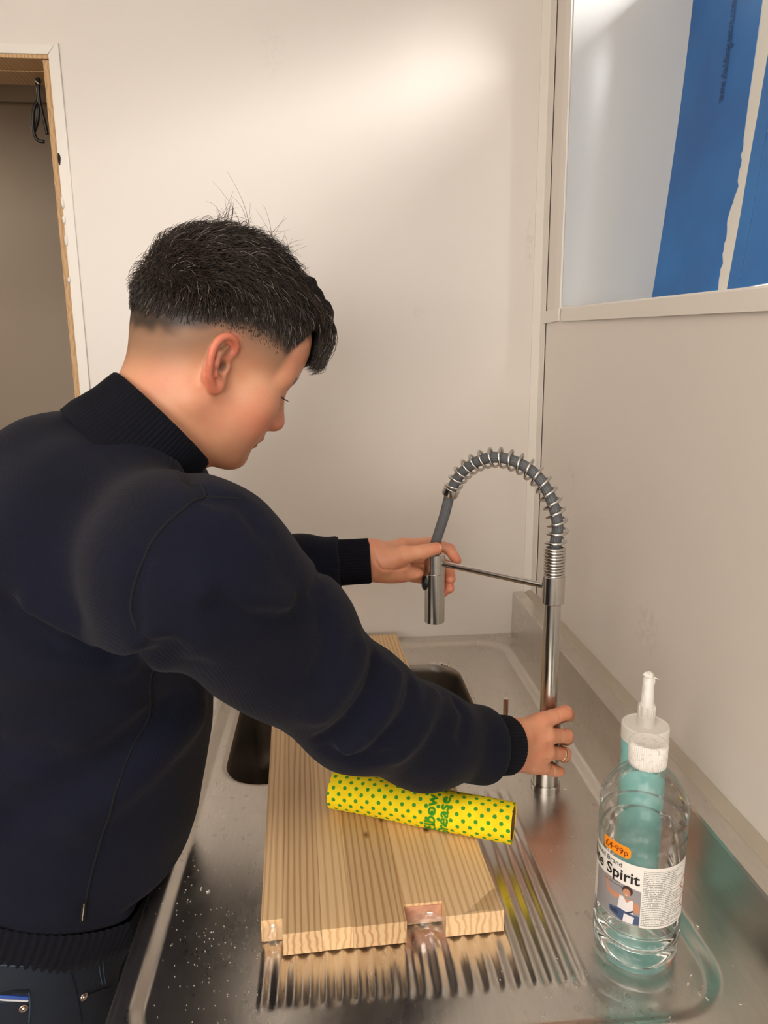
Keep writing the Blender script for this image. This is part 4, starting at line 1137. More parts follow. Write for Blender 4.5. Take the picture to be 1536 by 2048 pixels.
# folds: pixel polylines laid on the raw surface; depth (+groove, -ridge), width
FOLDS = [([(20, 1225), (120, 1290), (220, 1312), (330, 1306)], .010, .016), ([(60, 1215), (180, 1270), (300, 1280)], -.006, .016),
         ([(10, 1335), (130, 1338), (240, 1330)], -.005, .02),
         ([(380, 1350), (330, 1420), (250, 1500), (150, 1580), (30, 1640)], .009, .024), ([(390, 1430), (340, 1490), (260, 1560), (160, 1640)], -.007, .024),
         ([(0, 1505), (80, 1515), (150, 1540)], .006, .02),
         ([(285, 1120), (265, 1200), (280, 1265), (330, 1310)], .003, .010), ([(440, 1205), (500, 1235), (560, 1240), (610, 1225)], .008, .013), ([(420, 1180), (500, 1210), (580, 1212)], -.005, .014),
         ([(755, 1325), (740, 1385), (700, 1440), (650, 1480)], .009, .011), ([(720, 1300), (690, 1370), (640, 1430)], -.005, .016), ([(790, 1350), (775, 1410), (735, 1465), (690, 1500)], -.007, .012),
         ([(828, 1375), (815, 1430), (770, 1480), (735, 1515)], .008, .010), ([(865, 1390), (850, 1450), (800, 1510)], -.005, .014), ([(915, 1405), (930, 1430), (925, 1470)], .004, .009),
         ([(660, 1500), (720, 1520), (770, 1515)], .006, .010), ([(560, 1130), (600, 1185), (650, 1240)], .002, .015),
         ([(645, 1225), (660, 1280), (640, 1350)], .004, .014), ([(345, 880), (390, 960), (412, 990)], .004, .010), ([(440, 1000), (480, 1010), (520, 1060)], .003, .012),
         ([(150, 830), (260, 880), (350, 930)], -.003, .02), ([(620, 1110), (640, 1150), (630, 1180)], .003, .009), ([(690, 1095), (700, 1120), (690, 1150)], .003, .008)]
FP = [(trace(sw_raw, pl), a*1.7, w_*.9) for pl, a, w_ in FOLDS]
def sd_sweater(P):
    d = sw_cut(P)
    for pts, a, w_ in FP:
        lo = pts.min(0)-3*w_; hi = pts.max(0)+3*w_
        m = ((P > lo) & (P < hi)).all(1)
        if m.any():
            dl_ = d_line(P[m], pts); d[m] += (a*np.exp(-(dl_/w_)**2)).astype(d.dtype)
    d = d+(.0016*np.sin(P[:, 0]*37+2*np.sin(P[:, 2]*23))*np.sin(P[:, 1]*31+P[:, 2]*29)).astype(d.dtype)
    return d
tk = NT('navy_knit'); tk.set(Roughness=0.88); tk.b.inputs['Specular IOR Level'].default_value = .2
tk.b.inputs['Sheen Weight'].default_value = 0.04; tk.b.inputs['Sheen Roughness'].default_value = 0.5
v = tk.coord(scale=(1, 1, .35)); fine = tk.noise(v, 900, 2); v2 = tk.coord(); mid = tk.noise(v2, 9, 4)
lint = tk.ramp(tk.noise(v2, 420, 2, .6), [(.80, (0,)*3), (.84, (.5,)*3)])
wvk = tk.n('ShaderNodeTexWave', bands_direction='DIAGONAL'); wvk.inputs['Scale'].default_value = 190; wvk.inputs['Distortion'].default_value = 1.5; tk.l(v2, wvk.inputs['Vector'])
c = tk.ramp(mid, [(.3, srgb(10, 13, 27)), (.7, srgb(15, 18, 36))])
tk.color(tk.mix(lint, c, srgb(110, 112, 120))); tk.bump(tk.math('ADD', fine, tk.math('MULTIPLY', wvk.outputs['Fac'], .6)), .35, .0012); M_knit = tk.m
M_rib = simple('navy_rib_knit', srgb(12, 13, 22), .9, bump=.3, bscale=900, bdist=.001)
M_rib.node_tree.nodes['Principled BSDF'].inputs['Specular IOR Level'].default_value = .2
M_rib.node_tree.nodes['Principled BSDF'].inputs['Sheen Weight'].default_value = .03
V, F = isosurface(sd_sweater, (-.56, .52, .78), (.30, 1.18, 1.47), .0042, 1)
sweater = fast_mesh('sweater', V-PO, F, M_knit, person)
def rib_tube(name, c0, c1, prof, nrib, amp, mat, parent, squash=(1, 1), lean=None, closed_top=True):
    """ribbed knit band: prof is (t along axis, radius)"""
    a = unit(np.asarray(c1)-np.asarray(c0)); h = np.linalg.norm(np.asarray(c1)-np.asarray(c0))
    u = np.cross(a, [0, 1.0, 0]); u = unit(u); v = np.cross(a, u); V = []; F = []; seg = nrib*4
    for t, r, am in prof:
        for k in range(seg):
            th = 2*math.pi*k/seg; rr_ = r+am*amp*math.cos(nrib*th)
            V.append(np.asarray(c0)+a*h*t+u*math.cos(th)*rr_*squash[0]+v*math.sin(th)*rr_*squash[1]-PO)
    for i in range(len(prof)-1):
        F += [(i*seg+k, i*seg+(k+1) % seg, (i+1)*seg+(k+1) % seg, (i+1)*seg+k) for k in range(seg)]
    return fast_mesh(name, V, F, mat, parent)
# collar
RIMC = (PY(238, 746, .858)+PY(416, 925, .838))/2; RIMA = PY(238, 746, .858)-PY(416, 925, .838)
cn = unit(np.cross(RIMA, [0, 1.0, 0])); cn = cn if cn[2] > 0 else -cn
cn = unit(cn+np.array([0, .26, 0]))
cr_ = np.linalg.norm(RIMA)/2
rib_tube('collar', RIMC-cn*.058, RIMC, [(-.25, cr_+.010, .6), (0, cr_+.009, .8), (.2, cr_+.006, 1), (.5, cr_+.0025, 1), (.85, cr_+.001, 1), (.96, cr_, 1), (1.0, cr_-.0025, .7), (.985, cr_-.005, .4), (.7, cr_-.008, .3)], 92, .00075, M_rib, sweater, squash=(1, 1.06))
rib_tube('cuff', CUFFR[1]-cr_n*.040, CUFFR[1]+cr_n*.006, [(-.05, .040, .5), (.12, .0400, 1), (.5, .0390, 1), (.93, .0385, 1), (1, .0365, .6), (.97, .0320, .3), (.6, .030, .2)], 52, .0009, M_rib, sweater)
rib_tube('cuff', CUFFL[1]-cl_n*.045, CUFFL[1]+cl_n*.006, [(-.05, .0345, .5), (.1, .0340, 1), (.5, .0335, 1), (.95, .0336, 1), (1, .0320, .6), (.97, .028, .3), (.6, .026, .2)], 46, .0009, M_rib, sweater)
# hem band follows the cut edge of the sweater
hu = unit(np.cross(HEMN, [0, 1.0, 0])); hv = np.cross(HEMN, hu); HC = np.array([-.352, .836, HEM0[2]]); HC[2] -= ((HC-HEM0)@HEMN)/HEMN[2]
seg = 520; th = 2*np.pi*np.arange(seg)/seg; dirs = np.cos(th)[:, None]*hu+np.sin(th)[:, None]*hv
def hull_radius(fn, c, start=.30):
    r = np.full(len(dirs), start)
    for _ in range(80): r = r-np.clip(fn((c+dirs*r[:, None]).astype(f32)), -.02, .02)*.7
    return r
rad = hull_radius(sw_raw, HC+HEMN*.012)
V = []; F = []; lv = [(.004, .001, 1), (.000, .0025, 1), (-.010, .002, 1), (-.030, -.001, 1), (-.044, -.004, 1), (-.047, -.0075, .5), (-.044, -.011, .2), (-.01, -.014, 0)]
for h, dr, am in lv:
    rr_ = rad+dr+am*.0011*np.cos(130*th)
    V.append(HC+HEMN*h+dirs*rr_[:, None]-PO)
V = np.concatenate(V); m_ = (V[:, 2]+PO[2] < .912) & (V[:, 0]+PO[0] > -.236); V[m_, 0] = -.236-PO[0]
F = [(i*seg+k, i*seg+(k+1) % seg, (i+1)*seg+(k+1) % seg, (i+1)*seg+k) for i in range(len(lv)-1) for k in range(seg)]
fast_mesh('hem_band', V, F, M_rib, sweater)
# seams
def surf_tube(name, pix, fn, r, mat, parent, n=60, lift=0.0, seg=6):
    p = trace(fn, pix); p = smooth_path(p, n)
    for _ in range(3): p = p-fn(p.astype(f32))[:, None]*grad(fn, p)
    p = p+grad(fn, p)*lift
    return MB().tube(p-PO, r, seg).build(name, mat, parent, smooth=True)
M_seam = simple('dark_seam', srgb(8, 9, 16), .95)
surf_tube('armhole_seam', [(412, 992), (372, 1014), (335, 1045), (300, 1090), (272, 1160), (262, 1220), (275, 1262)], sd_sweater, .0013, M_seam, sweater)
surf_tube('shoulder_seam', [(322, 880), (342, 905), (365, 955), (400, 970), (412, 992)], sd_sweater, .0013, M_seam, sweater)
surf_tube('shoulder_seam', [(412, 994), (450, 996), (484, 998)], sd_sweater, .0013, M_seam, sweater, 20)
surf_tube('side_seam', [(345, 1345), (300, 1420), (262, 1500), (232, 1580), (208, 1660), (185, 1740), (173, 1795), (170, 1840)], sd_sweater, .0013, M_seam, sweater)
# small sewn-in tag on the side seam
tg_ = trace(sd_sweater, [(171, 1797), (166, 1838), (176, 1797)]); g_ = grad(sd_sweater, tg_[:1])[0]
tx = unit(tg_[0]-tg_[2]); tz = tg_[1]-tg_[0]
M_tagc = simple('black_tag', srgb(14, 15, 20), .7); M_tagt = simple('tag_thread', srgb(205, 190, 165), .7)
tagp = [tg_[0]+g_*.003, tg_[0]+g_*.006+tx*.0055, tg_[1]+g_*.006+tx*.0055, tg_[1]+g_*.003]
ob = MB(); nv = unit(np.cross(tagp[1]-tagp[0], tagp[3]-tagp[0]))*.0004
ob.add([p-PO for p in tagp]+[p-PO+nv for p in tagp], [(0, 1, 2, 3), (7, 6, 5, 4), (0, 4, 5, 1), (1, 5, 6, 2), (2, 6, 7, 3), (3, 7, 4, 0)])
tago = ob.build('sewn_tag', M_tagc, sweater)
sgn_ = 1 if nv@(CAM-tagp[0]) > 0 else -1
thr = MB(); rr = random.Random(2); tt = .10
while tt < .86:     # woven marks, too small to read
    l_ = rr.uniform(.04, .12); a = tagp[0]+(tagp[1]-tagp[0])*rr.uniform(.45, .6)+tz*tt; b = tagp[0]+(tagp[1]-tagp[0])*rr.uniform(.45, .6)+tz*(tt+l_)
    thr.tube([a-PO+nv*(1.2 if sgn_ > 0 else -.2), b-PO+nv*(1.2 if sgn_ > 0 else -.2)], .0006, 5); tt += l_+.03
tag(thr.build('woven_marks', M_tagt, sweater), kind='stuff')

# ---- jeans and shoes
HIPR = np.array([-.372, .742, .86]); HIPL = np.array([-.372, .932, .86])
def sd_jeans(P):
    d = s_ell(P, (-.372, .836, .880), (.135, .160, .125), tilt(10))
    d = smin(d, s_ell(P, (-.395, .836, .84), (.112, .155, .11)), .05)
    d = smin(d, s_chain(P, [HIPR, (-.355, .742, .48), (-.38, .742, .10)], [.098, .072, .058], .03), .05)
    d = smin(d, s_chain(P, [HIPL, (-.355, .932, .48), (-.38, .932, .10)], [.098, .072, .058], .03), .05)
    d = smax(d, P[:, 2]-.96, .01); d = smax(d, .085-P[:, 2], .008)
    d = d+(.0022*np.sin(P[:, 2]*60+6*np.sin(P[:, 1]*11+P[:, 0]*9))*np.exp(-((P[:, 2]-.74)/.12)**2)).astype(d.dtype)
    return d
tj = NT('dark_denim'); tj.set(Roughness=.85); v = tj.coord(); 
wvj = tj.n('ShaderNodeTexWave', bands_direction='DIAGONAL'); wvj.inputs['Scale'].default_value = 420; tj.l(v, wvj.inputs['Vector'])
c = tj.ramp(tj.noise(v, 16, 5, .6), [(.3, srgb(11, 16, 27)), (.62, srgb(18, 26, 40)), (.8, srgb(30, 42, 58))])
tj.color(tj.mix(tj.math('MULTIPLY', wvj.outputs['Fac'], .25), c, srgb(46, 60, 78))); tj.bump(wvj.outputs['Fac'], .25, .0006); M_denim = tj.m
V, F = isosurface(sd_jeans, (-.54, .62, .06), (-.20, 1.05, .98), .005, 1)
jeans = fast_mesh('jeans', V-PO, F, M_denim, person)
M_stitch = simple('denim_seam', srgb(58, 74, 92), .8); M_dkseam = simple('denim_fold', srgb(8, 12, 22), .9)
for pl, m, r, nm in (([(0, 1908), (60, 1914), (130, 1906)], M_dkseam, .0016, 'waistband_seam'), ([(0, 1930), (70, 1932), (136, 1924)], M_stitch, .0007, 'waistband_stitching'), ([(0, 1924), (70, 1926), (134, 1916)], M_stitch, .0006, 'waistband_stitching'),
        ([(136, 1900), (140, 1940), (152, 1985), (162, 2044)], M_dkseam, .0012, 'pocket_seam'), ([(190, 1890), (222, 1876), (250, 1856)], M_stitch, .0008, 'pocket_stitching'),
        ([(196, 1912), (200, 1945), (205, 1970)], M_stitch, .0007, 'pocket_stitching'), ([(204, 1908), (207, 1940), (211, 1968)], M_stitch, .0007, 'pocket_stitching'), ([(198, 1910), (220, 1902), (244, 1888)], M_stitch, .0007, 'pocket_stitching'),
        ([(170, 1990), (196, 1982), (220, 1974)], M_dkseam, .0011, 'pocket_seam'), ([(0, 1988), (30, 1982), (58, 1982)], M_dkseam, .0016, 'pocket_seam'), ([(58, 1984), (60, 2010), (58, 2046)], M_stitch, .0008, 'pocket_stitching'), ([(0, 2004), (30, 2002), (56, 1998)], M_stitch, .0007, 'pocket_stitching')):
    surf_tube(nm, pl, sd_jeans, r, m, jeans, 24)
def surf_strip(name, pl, fn, wdt, mat, parent, lift=.0012, n=16):
    p = smooth_path(trace(fn, pl), n)
    for _ in range(3): p = p-fn(p.astype(f32))[:, None]*grad(fn, p)
    g = grad(fn, p); T_ = np.gradient(p, axis=0); s = np.cross(T_, g); s /= nrm(s)[:, None]
    V = np.concatenate([p+s*wdt/2+g*lift, p-s*wdt/2+g*lift, p+s*wdt/2-g*.001, p-s*wdt/2-g*.001])-PO
    F = [(i, i+1, n+i+1, n+i) for i in range(n-1)]+[(i, 2*n+i, 2*n+i+1, i+1) for i in range(n-1)]+[(n+i, n+i+1, 3*n+i+1, 3*n+i) for i in range(n-1)]
    return mesh(name, V, F, mat, parent, smooth=False)
surf_strip('belt_loop', [(78, 1902), (80, 1916), (79, 1930)], sd_jeans, .0125, M_denim, jeans, .0022)
surf_strip('pocket_stripe', [(0, 1991), (30, 1993), (56, 1995)], sd_jeans, .0030, simple('blue_ribbon', srgb(48, 84, 168), .7), jeans, .0018)
surf_strip('pocket_stripe', [(0, 1997), (30, 1999), (56, 2000)], sd_jeans, .0016, simple('white_ribbon', srgb(214, 216, 220), .7), jeans, .0019)
M_rivet = simple('copper_rivet', srgb(196, 178, 168), .25, metal=1.0); M_rivc = simple('rivet_centre', srgb(230, 214, 206), .25, metal=1.0)
for px, py in ((201, 1894), (167, 1993), (47, 2016)):
    p = trace(sd_jeans, [(px, py)])[0]; g = grad(sd_jeans, [p])[0]
    rv = MB().lathe([(.0046, 0), (.0046, .0014), (.0036, .0018), (.0030, .0010), (.0, .0010)], 20, p-PO, g).build('rivet', M_rivet, jeans, smooth=True)
    MB().lathe([(.0019, .0010), (.0017, .0022), (.0, .0025)], 14, p-PO, g).build('rivet_centre', M_rivc, jeans, smooth=True)
M_shoe = simple('dark_leather_shoe', srgb(26, 24, 24), .5); M_sole = simple('shoe_sole', srgb(60, 56, 52), .8)
for y in (.742, .932):
    def sd_shoe(P, y=y):
        d = smin(s_ell(P, (-.38, y, .075), (.055, .043, .075)), s_ell(P, (-.295, y, .045), (.115, .048, .045)), .05)
        return smax(d, .02-P[:, 2], .006)
    V, F = isosurface(sd_shoe, (-.46, y-.07, 0), (-.15, y+.07, .17), .006, 0)
    sh = fast_mesh('shoe', V-PO, F, M_shoe, person)
    MB().add(*(lambda n: ([(-.305+.128*math.cos(2*math.pi*k/n)-PO[0], y+.050*math.sin(2*math.pi*k/n)-PO[1], z) for z in (0, .022) for k in range(n)], [tuple(range(n-1, -1, -1)), tuple(range(n, 2*n))]+[(k, (k+1) % n, n+(k+1) % n, n+k) for k in range(n)]))(28)).build('sole', M_sole, sh)

# ---- skin: head and hands, joined by the trunk and arms under the sweater
def sd_core(P):
    d = s_ell(P, (-.30, .838, 1.09), (.09, .13, .20), tilt(22))
    d = smin(d, s_cone(P, NECK0, (-.265, .842, 1.26), .055, .085), .05)
    d = smin(d, s_cone(P, np.array([-.25, .77, 1.31]), np.array([-.25, .92, 1.31]), .05, .05), .05)
    d = smin(d, s_chain(P, [np.array([-.24, .78, 1.31])]+RARMP[:5]+[RWR[0]*.5+RWR[1]*.5], [.04, .05, .044, .04, .034, .024, .022], .02), .03)
    d = smin(d, s_chain(P, [np.array([-.24, .91, 1.31])]+LARMP[:4]+[LWR[0]*.5+LWR[1]*.5], [.04, .05, .04, .03, .022, .020], .02), .03)
    return d
def noise3(P, s): return (np.sin(P[:, 0]*s+1.3*np.sin(P[:, 1]*s*.7))+np.sin(P[:, 1]*s*1.1+1.7*np.sin(P[:, 2]*s*.8))+np.sin(P[:, 2]*s*.93+1.1*np.sin(P[:, 0]*s*.9)))/3
SK = np.array(srgb(226, 166, 128)[:3]); SKR = np.array(srgb(218, 116, 92)[:3]); SKD = np.array(srgb(150, 84, 58)[:3]); STUB = np.array(srgb(132, 104, 80)[:3]); HAIRC = np.array(srgb(34, 27, 22)[:3])
def lerp(a, b, t): return a+(b-a)*np.clip(t, 0, 1)[:, None]
def ss(a, b, x): t = np.clip((x-a)/(b-a), 0, 1); return t*t*(3-2*t)
def fade_z(q):   # lower limit of the hair on the sides and back, in head space
    x = q[:, 0]; ay = np.abs(q[:, 1])
    return np.interp(x, [-.12, -.09, -.06, -.03, 0, .03, .055, .07, .10], [-.030, -.026, -.008, .020, .034, .036, .034, .062, .085])
def head_colour(P):
    q = to_head(P.astype(f32)); c = np.tile(SK, (len(P), 1)); a = np.abs(q[:, 1])
    n1 = noise3(q, 90); n2 = noise3(q, 260)
    c = lerp(c, SKR, .16+.16*n1+.06*n2)
    de = np.minimum.reduce([nrm(np.stack([q[:, 0]-p[0], a-p[1], q[:, 2]-p[2]], 1)) for p in HELIX])
    c = lerp(c, SKR*1.04, .75*ss(.016, .004, de)*ss(.070, .078, a))
    c = lerp(c, SKR, .55*ss(.030, .008, nrm(q-np.array([.108, 0, -.044], f32))))
    c = lerp(c, SKR, .35*ss(.045, .015, nrm(np.stack([q[:, 0]-.06, a-.045, q[:, 2]+.045], 1))))
    lips = ss(.012, .004, np.hypot(q[:, 0]-.094, (q[:, 2]+.0745)*.8))*ss(.028, .018, a); c = lerp(c, np.array(srgb(176, 96, 84)[:3]), .7*lips)
    canal = ss(.0075, .003, nrm(np.stack([q[:, 0]-ear_pt(.006, -.002)[0], (a-ear_pt(.006, -.002)[1])*.5, q[:, 2]-ear_pt(.006, -.002)[2]], 1))); c = lerp(c, np.array(srgb(60, 26, 18)[:3]), .6*canal)
    notear = 1-ss(.0115, .0065, de)*ss(.072, .078, a)
    # clipped hair: shadow of stubble that thickens upwards
    h = q[:, 2]-fade_z(q)
    side = ss(.066, .052, q[:, 0])
    st = ss(-.085, -.020, h)*side*ss(.02, -.02, q[:, 0]-.02-.5*0)
    st = np.maximum(ss(-.070, -.012, h)*ss(.012, -.018, q[:, 0]), ss(-.050, -.005, h)*side)
    c = lerp(c, STUB, .80*st*notear)
    c = lerp(c, HAIRC, .92*ss(-.012, .010, h+.004*n2)*notear)
    beard = ss(.05, .075, q[:, 0])*ss(-.055, -.07, q[:, 2])*ss(-.10, -.085, -a*0-.09); c = lerp(c, SKD, .12*ss(-.05, -.075, q[:, 2])*ss(.02, .05, q[:, 0]))
    brow = ss(.0055, .002, np.abs(q[:, 2]-.0135-.05*(.032-a)**1*0-.25*np.maximum(0, .02-np.abs(a-.03))*0))*ss(.010, .014, a)*ss(.050, .044, a)*ss(.062, .068, q[:, 0])
    c = lerp(c, HAIRC*1.6, .75*brow)
    return c
def hand_colour(P, fingers):
    c = np.tile(SK*.97, (len(P), 1)); n1 = noise3(P, 140); n2 = noise3(P, 330)
    c = lerp(c, SKR, .25+.16*n1+.07*n2)
    for pts, rad in fingers:
        for j in (0, 1, 2): c = lerp(c, SKR, .28*ss(.014, .004, nrm(P-pts[j])))
        c = lerp(c, SKR, .5*ss(.016, .005, nrm(P-pts[3])))
    return c
allV = []; allF = []; allC = []; off = 0
hlo = np.minimum.reduce([from_head((-.13, -.1, -.14)), from_head((.13, .1, .14)), NECK0])-.06
for fn, lo, hi, vox, colf in ((sd_head, (-.33, .74, 1.33), (.05, 1.05, 1.67), .0017, head_colour),
                              (sd_rhand, PY(960, 1400, .83)-[.03, .03, .16], np.array([.36, .99, 1.08]), .00135, lambda P: hand_colour(P, RF)),
                              (sd_lhand, np.array([-.02, .985, 1.14]), np.array([.22, 1.12, 1.29]), .00135, lambda P: hand_colour(P, LF)),
                              (sd_core, (-.47, .55, .85), (.28, 1.16, 1.46), .008, lambda P: np.tile(SK, (len(P), 1)))):
    V, F = isosurface(fn, lo, hi, vox, 1 if vox < .005 else 0)
    allV.append(V); allF.append(F+off); allC.append(colf(V)); off += len(V)
ts = NT('skin'); ts.set(Roughness=.48)
ats = ts.n('ShaderNodeAttribute', attribute_name='col'); v = ts.coord()
pores = ts.noise(v, 700, 3); fr_ = ts.ramp(ts.noise(v, 240, 3, .7), [(.62, (0,)*3), (.75, (.28,)*3)])
ts.color(ts.mix(fr_, ats.outputs['Color'], srgb(176, 98, 70)))
ts.b.inputs['Subsurface Weight'].default_value = .12; ts.b.inputs['Subsurface Radius'].default_value = (.012, .005, .003); ts.b.inputs['Subsurface Scale'].default_value = .5
ts.bump(pores, .12, .0008); M_skin = ts.m
body = fast_mesh('body', np.concatenate(allV)-PO, np.concatenate(allF), M_skin, person, col=np.concatenate(allC))
# ring on the ring finger
pr0, pr1 = RF[2][0][0], RF[2][0][1]; rc = pr0+(pr1-pr0)*.80; rax = unit(pr1-pr0)
MB().lathe([(.0100, -.0017), (.0106, -.0012), (.0106, .0012), (.0100, .0017), (.0094, .0012), (.0094, -.0012), (.0100, -.0017)], 32, rc-PO, rax).build('finger_ring', simple('gold_ring', srgb(226, 206, 176), .2, metal=1.0), person, smooth=True)
# thumb nail of the far hand
p2, p3 = LF[4][0][2], LF[4][0][3]; td = unit(p3-p2); out = unit(np.array([0, -1, .35])-td*(np.array([0, -1, .35])@td)); sd_ = np.cross(td, out)
V = []; F = []
for i in range(7):
    for j in range(7):
        u = -1+2*i/6; w_ = -1+2*j/6; ru = u*math.sqrt(max(0, 1-w_*w_*.35)); rw_ = w_*math.sqrt(max(0, 1-u*u*.35))
        V.append(p3+td*(.0005+.0058*ru)+sd_*(.0050*rw_)+out*(.0093-.0022*rw_*rw_-.0010*ru*ru)-PO)
F = [(i*7+j, i*7+j+1, (i+1)*7+j+1, (i+1)*7+j) for i in range(6) for j in range(6)]
mesh('thumb_nail', V, F, simple('nail', srgb(226, 172, 146), .28), person, smooth=True)
# eyes: lid line with lashes on the near side, eyeball between the lids
M_eye = simple('eye_white', srgb(196, 180, 168), .2); M_hair = NT('dark_brown_hair'); M_hair.set(Roughness=.75); M_hair.b.inputs['Specular IOR Level'].default_value = .2
hv_ = M_hair.coord(); M_hair.color(M_hair.ramp(M_hair.noise(hv_, 300, 2), [(.4, srgb(24, 18, 15)), (.7, srgb(38, 30, 25))]))
M_hair = M_hair.m
thr_ = NT('hair_strand'); thr_.set(Roughness=.35); aa = thr_.n('ShaderNodeAttribute', attribute_name='col'); thr_.color(aa.outputs['Color']); M_strand = thr_.m
class Strands:
    def __init__(s): s.V = []; s.F = []; s.n = 0; s.C = []
    def add(s, pts, r0, r1, rng):
        """pts: (N, K, 3) arrays of strand points"""
        N, K, _ = pts.shape; T_ = np.gradient(pts, axis=1); T_ /= np.maximum(nrm(T_)[..., None], 1e-9)
        u = np.cross(T_, np.array([.31, .52, .80])); u /= np.maximum(nrm(u)[..., None], 1e-9); v = np.cross(T_, u)
        rad = (r0+(r1-r0)*(np.linspace(0, 1, K)**1.5))[None, :, None]
        ring = np.stack([pts+(u*math.cos(a)+v*math.sin(a))*rad for a in (0, 2.094, 4.189)], 2)   # N,K,3,3
        g = rng.random(N)[:, None]; c_ = np.array(srgb(34, 27, 22)[:3])+(np.array(srgb(84, 68, 56)[:3])-np.array(srgb(34, 27, 22)[:3]))*g**2; c_[g[:, 0] > .95] = np.array(srgb(146, 136, 126)[:3])
        s.C.append(np.repeat(c_, K*3, 0)); s.V.append(ring.reshape(-1, 3)); base = s.n+np.arange(N)[:, None, None]*K*3
        k = np.arange(K-1)[None, :, None]*3; j = np.arange(3)[None, None, :]; j2 = (j+1) % 3
        s.F.append(np.stack([base+k+j, base+k+j2, base+k+3+j2, base+k+3+j], -1).reshape(-1, 4)); s.n += N*K*3
    def build(s, name, mat, parent): return fast_mesh(name, np.concatenate(s.V)-PO, np.concatenate(s.F), mat, parent, col=np.concatenate(s.C))
def h2w(q): return HO+(q*HS)@HM.T
# sample the scalp
def scalp(n, rng):
    d = rng.normal(size=(n, 3)); d /= nrm(d)[:, None]; d = d[d[:, 2] > -.35]
    o_ = np.array([-.005, 0, .03]); t = np.full(len(d), .14)
    for _ in range(40): t = t-head_skull((o_+d*t[:, None]).astype(f32))*.8
    return o_+d*t[:, None]
def head_skull(q):
    d = s_ell(q, (-.009, 0, .036), (.092, .0765, .0835)); d = smin(d, s_ell(q, (-.040, 0, .010), (.060, .062, .062)), .03)
    return smin(d, s_ell(q, (.048, 0, .034), (.050, .060, .056)), .03)
def hair_thick(q):
    h = q[:, 2]-fade_z(q)
    t = .017*ss(-.002, .055, h)+.010*ss(.04, .09, h)
    front = ss(.03, .075, q[:, 0])*ss(.05, .08, q[:, 2])
    return t+.008*front
# the mass of the hair, under the loose strands
FR = [np.array(p) for p in [(.052, .0, .112), (.082, .0, .098), (.100, -.002, .078), (.104, -.004, .058)]]
def sd_mass(P):
    q = to_head(P); h = q[:, 2]-fade_z(q)
    d = head_skull(q)-hair_thick(q)*.46+.0034
    for y0, rr_ in ((-.030, .015), (-.008, .018), (.016, .017), (.038, .014)):
        pts = [p+np.array([-.004*abs(y0)/.03, y0, 0]) for p in FR]
        d = smin(d, s_chain(q, pts, [rr_, rr_*.95, rr_*.8, rr_*.5], .01), .012)
    d = smax(d, np.minimum(-(h-.006), .5*(q[:, 0]<.045).astype(f32)*-1+.0*h) if False else np.where(q[:, 0] > .045, -(h-.004), -(h+.010)), .004)
    d = d+(.0022*np.sin(q[:, 0]*210+6*np.sin(q[:, 1]*60))*np.sin(q[:, 1]*190+4*np.sin(q[:, 0]*50))).astype(d.dtype)
    return d*f32(HS)
V, F = isosurface(sd_mass, (-.30, .74, 1.42), (.06, 1.05, 1.70), .0025, 0)
hair = fast_mesh('hair', V-PO, F, M_hair, person)
S = Strands(); rng = np.random.default_rng(4)
R_ = scalp(60000, rng); h = R_[:, 2]-fade_z(R_)
keep = (h > -.034+.034*rng.random(len(h))**.8) & (R_[:, 0] < .082) & ((R_[:, 0] < .05) | (h > 0)); R_ = R_[keep][:20000]; h = h[keep][:20000]
N_ = R_-np.array([-.01, 0, .02]); N_ /= nrm(N_)[:, None]
# combing direction in head space: forward over the top, down and forward on the sides, down at the back
top = ss(.03, .075, h)[:, None]; back = ss(-.02, -.08, R_[:, 0])[:, None]
comb = top*np.array([1.0, 0, .05])+(1-top)*((1-back)*np.array([.55, 0, -.85])+back*np.array([-.15, 0, -1.0]))
comb = comb+rng.normal(size=R_.shape)*.28
comb -= N_*(comb*N_).sum(1)[:, None]; comb /= np.maximum(nrm(comb)[:, None], 1e-6)
Lh = (1-.12*back[:, 0])*(.0012+.003*ss(-.02, .004, h)+.014*ss(0, .04, h)+.026*ss(.03, .09, h)*rng.uniform(.6, 1.25, len(h)))
K = 6; pts = np.zeros((len(R_), K, 3)); cur = R_-N_*.001; lift = (.22+.36*ss(.02, .08, h)+rng.normal(size=len(h))*.18)[:, None]
ph = rng.uniform(0, 6.28, (len(h), 3))
for k in range(K):
    pts[:, k] = cur; t = k/(K-1)
    dd_ = comb*(.75+.5*t)+N_*lift*(1.5-2.2*t)*1.0+np.sin(ph+t*5)*.30*ss(.02, .07, h)[:, None]
    dd_ /= nrm(dd_)[:, None]; cur = cur+dd_*(Lh/(K-1))[:, None]
S.add(h2w(pts.reshape(-1, 3)).reshape(pts.shape), .00048, .00014, rng)
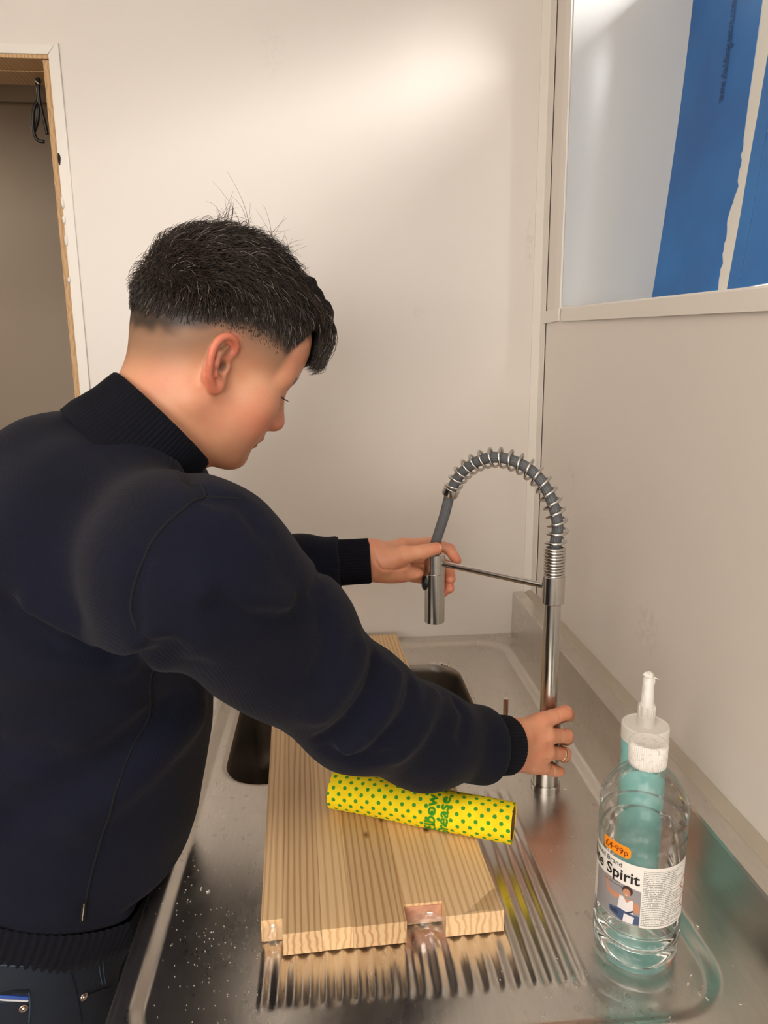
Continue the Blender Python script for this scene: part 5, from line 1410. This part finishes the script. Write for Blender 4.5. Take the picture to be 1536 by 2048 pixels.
# wavy fringe that falls over the forehead
nf = 1500; fy = rng.uniform(-.048, .052, nf); u0 = rng.uniform(0, 1, nf); K = 12; pts = np.zeros((nf, K, 3))
for k in range(K):
    t = k/(K-1); g = u0*.35+t*(.65+.25*rng.uniform(0, 1, nf)*0+.12)
    ax_ = np.interp(g, [0, .35, .65, .9, 1.15], [.035, .080, .104, .110, .096]); az_ = np.interp(g, [0, .35, .65, .9, 1.15], [.124, .112, .086, .054, .040])
    wob = ph[:nf]
    pts[:, k, 0] = ax_-.06*np.abs(fy)*1.2+.0045*np.sin(wob[:, 0]+t*7)+(u0-.5)*.012
    pts[:, k, 1] = fy*(1-.15*t)+.005*np.sin(wob[:, 1]+t*6)
    pts[:, k, 2] = az_-.25*np.abs(fy)+.0045*np.cos(wob[:, 2]+t*7)
S.add(h2w(pts.reshape(-1, 3)).reshape(pts.shape), .00048, .00014, rng)
# flyaways on the crown
nf = 130; K = 8; pts = np.zeros((nf, K, 3)); r0 = np.stack([rng.uniform(-.07, .03, nf), rng.uniform(-.05, .03, nf), np.full(nf, .125)], 1)
dr = np.stack([rng.normal(-.2, .5, nf), rng.normal(-.2, .4, nf), rng.uniform(.7, 1.2, nf)], 1); cv = rng.normal(0, .8, (nf, 3)); cv[:, 2] -= .9
ln_ = rng.uniform(.012, .040, nf)[:, None]
for k in range(K):
    t = k/(K-1); pts[:, k] = r0+ln_*(dr*t+cv*t*t*.5)
S.add(h2w(pts.reshape(-1, 3)).reshape(pts.shape), .00028, .0001, rng)
S.build('hair_strands', M_strand, hair)
S = Strands()
# brows and lashes
for sy in (-1, 1):
    S = Strands(); nb2 = 240; t = rng.uniform(0, 1, nb2); root = np.stack([.0935-.020*t-.004*t*t, sy*(.010+.036*t), .0130+.004*np.sin(t*2.6)+rng.normal(0, .0016, nb2)], 1)
    dv_ = np.stack([np.full(nb2, .25)-.2*t, sy*np.full(nb2, .9), .45-1.0*t], 1)+rng.normal(0, .2, (nb2, 3)); K = 4
    pts = root[:, None, :]+dv_[:, None, :]*np.linspace(0, .0090, K)[None, :, None]+np.array([.5, 0, 0])*np.linspace(0, .003, K)[None, :, None]
    S.add(h2w(pts.reshape(-1, 3)).reshape(pts.shape), .00046, .00016, rng)
    S.build('eyebrow', M_strand, person); S = Strands()
    nl_ = 46; t = np.linspace(0, 1, nl_); a_ = .3+t*2.2
    root = np.stack([.0885-.004*(2*t-1)**2*2, sy*(.019+.024*t), -.0115+.0*t], 1); K = 5; s_ = np.linspace(0, 1, K)
    dv_ = np.stack([np.full(nl_, .0080), sy*(t-.4)*.006, np.full(nl_, -.0035)], 1)
    pts = root[:, None, :]+dv_[:, None, :]*s_[None, :, None]+np.array([0, 0, .003])*(s_**2)[None, :, None]
    S.add(h2w(pts.reshape(-1, 3)).reshape(pts.shape), .00040, .00012, rng)
    S.build('eyelashes', M_strand, person)
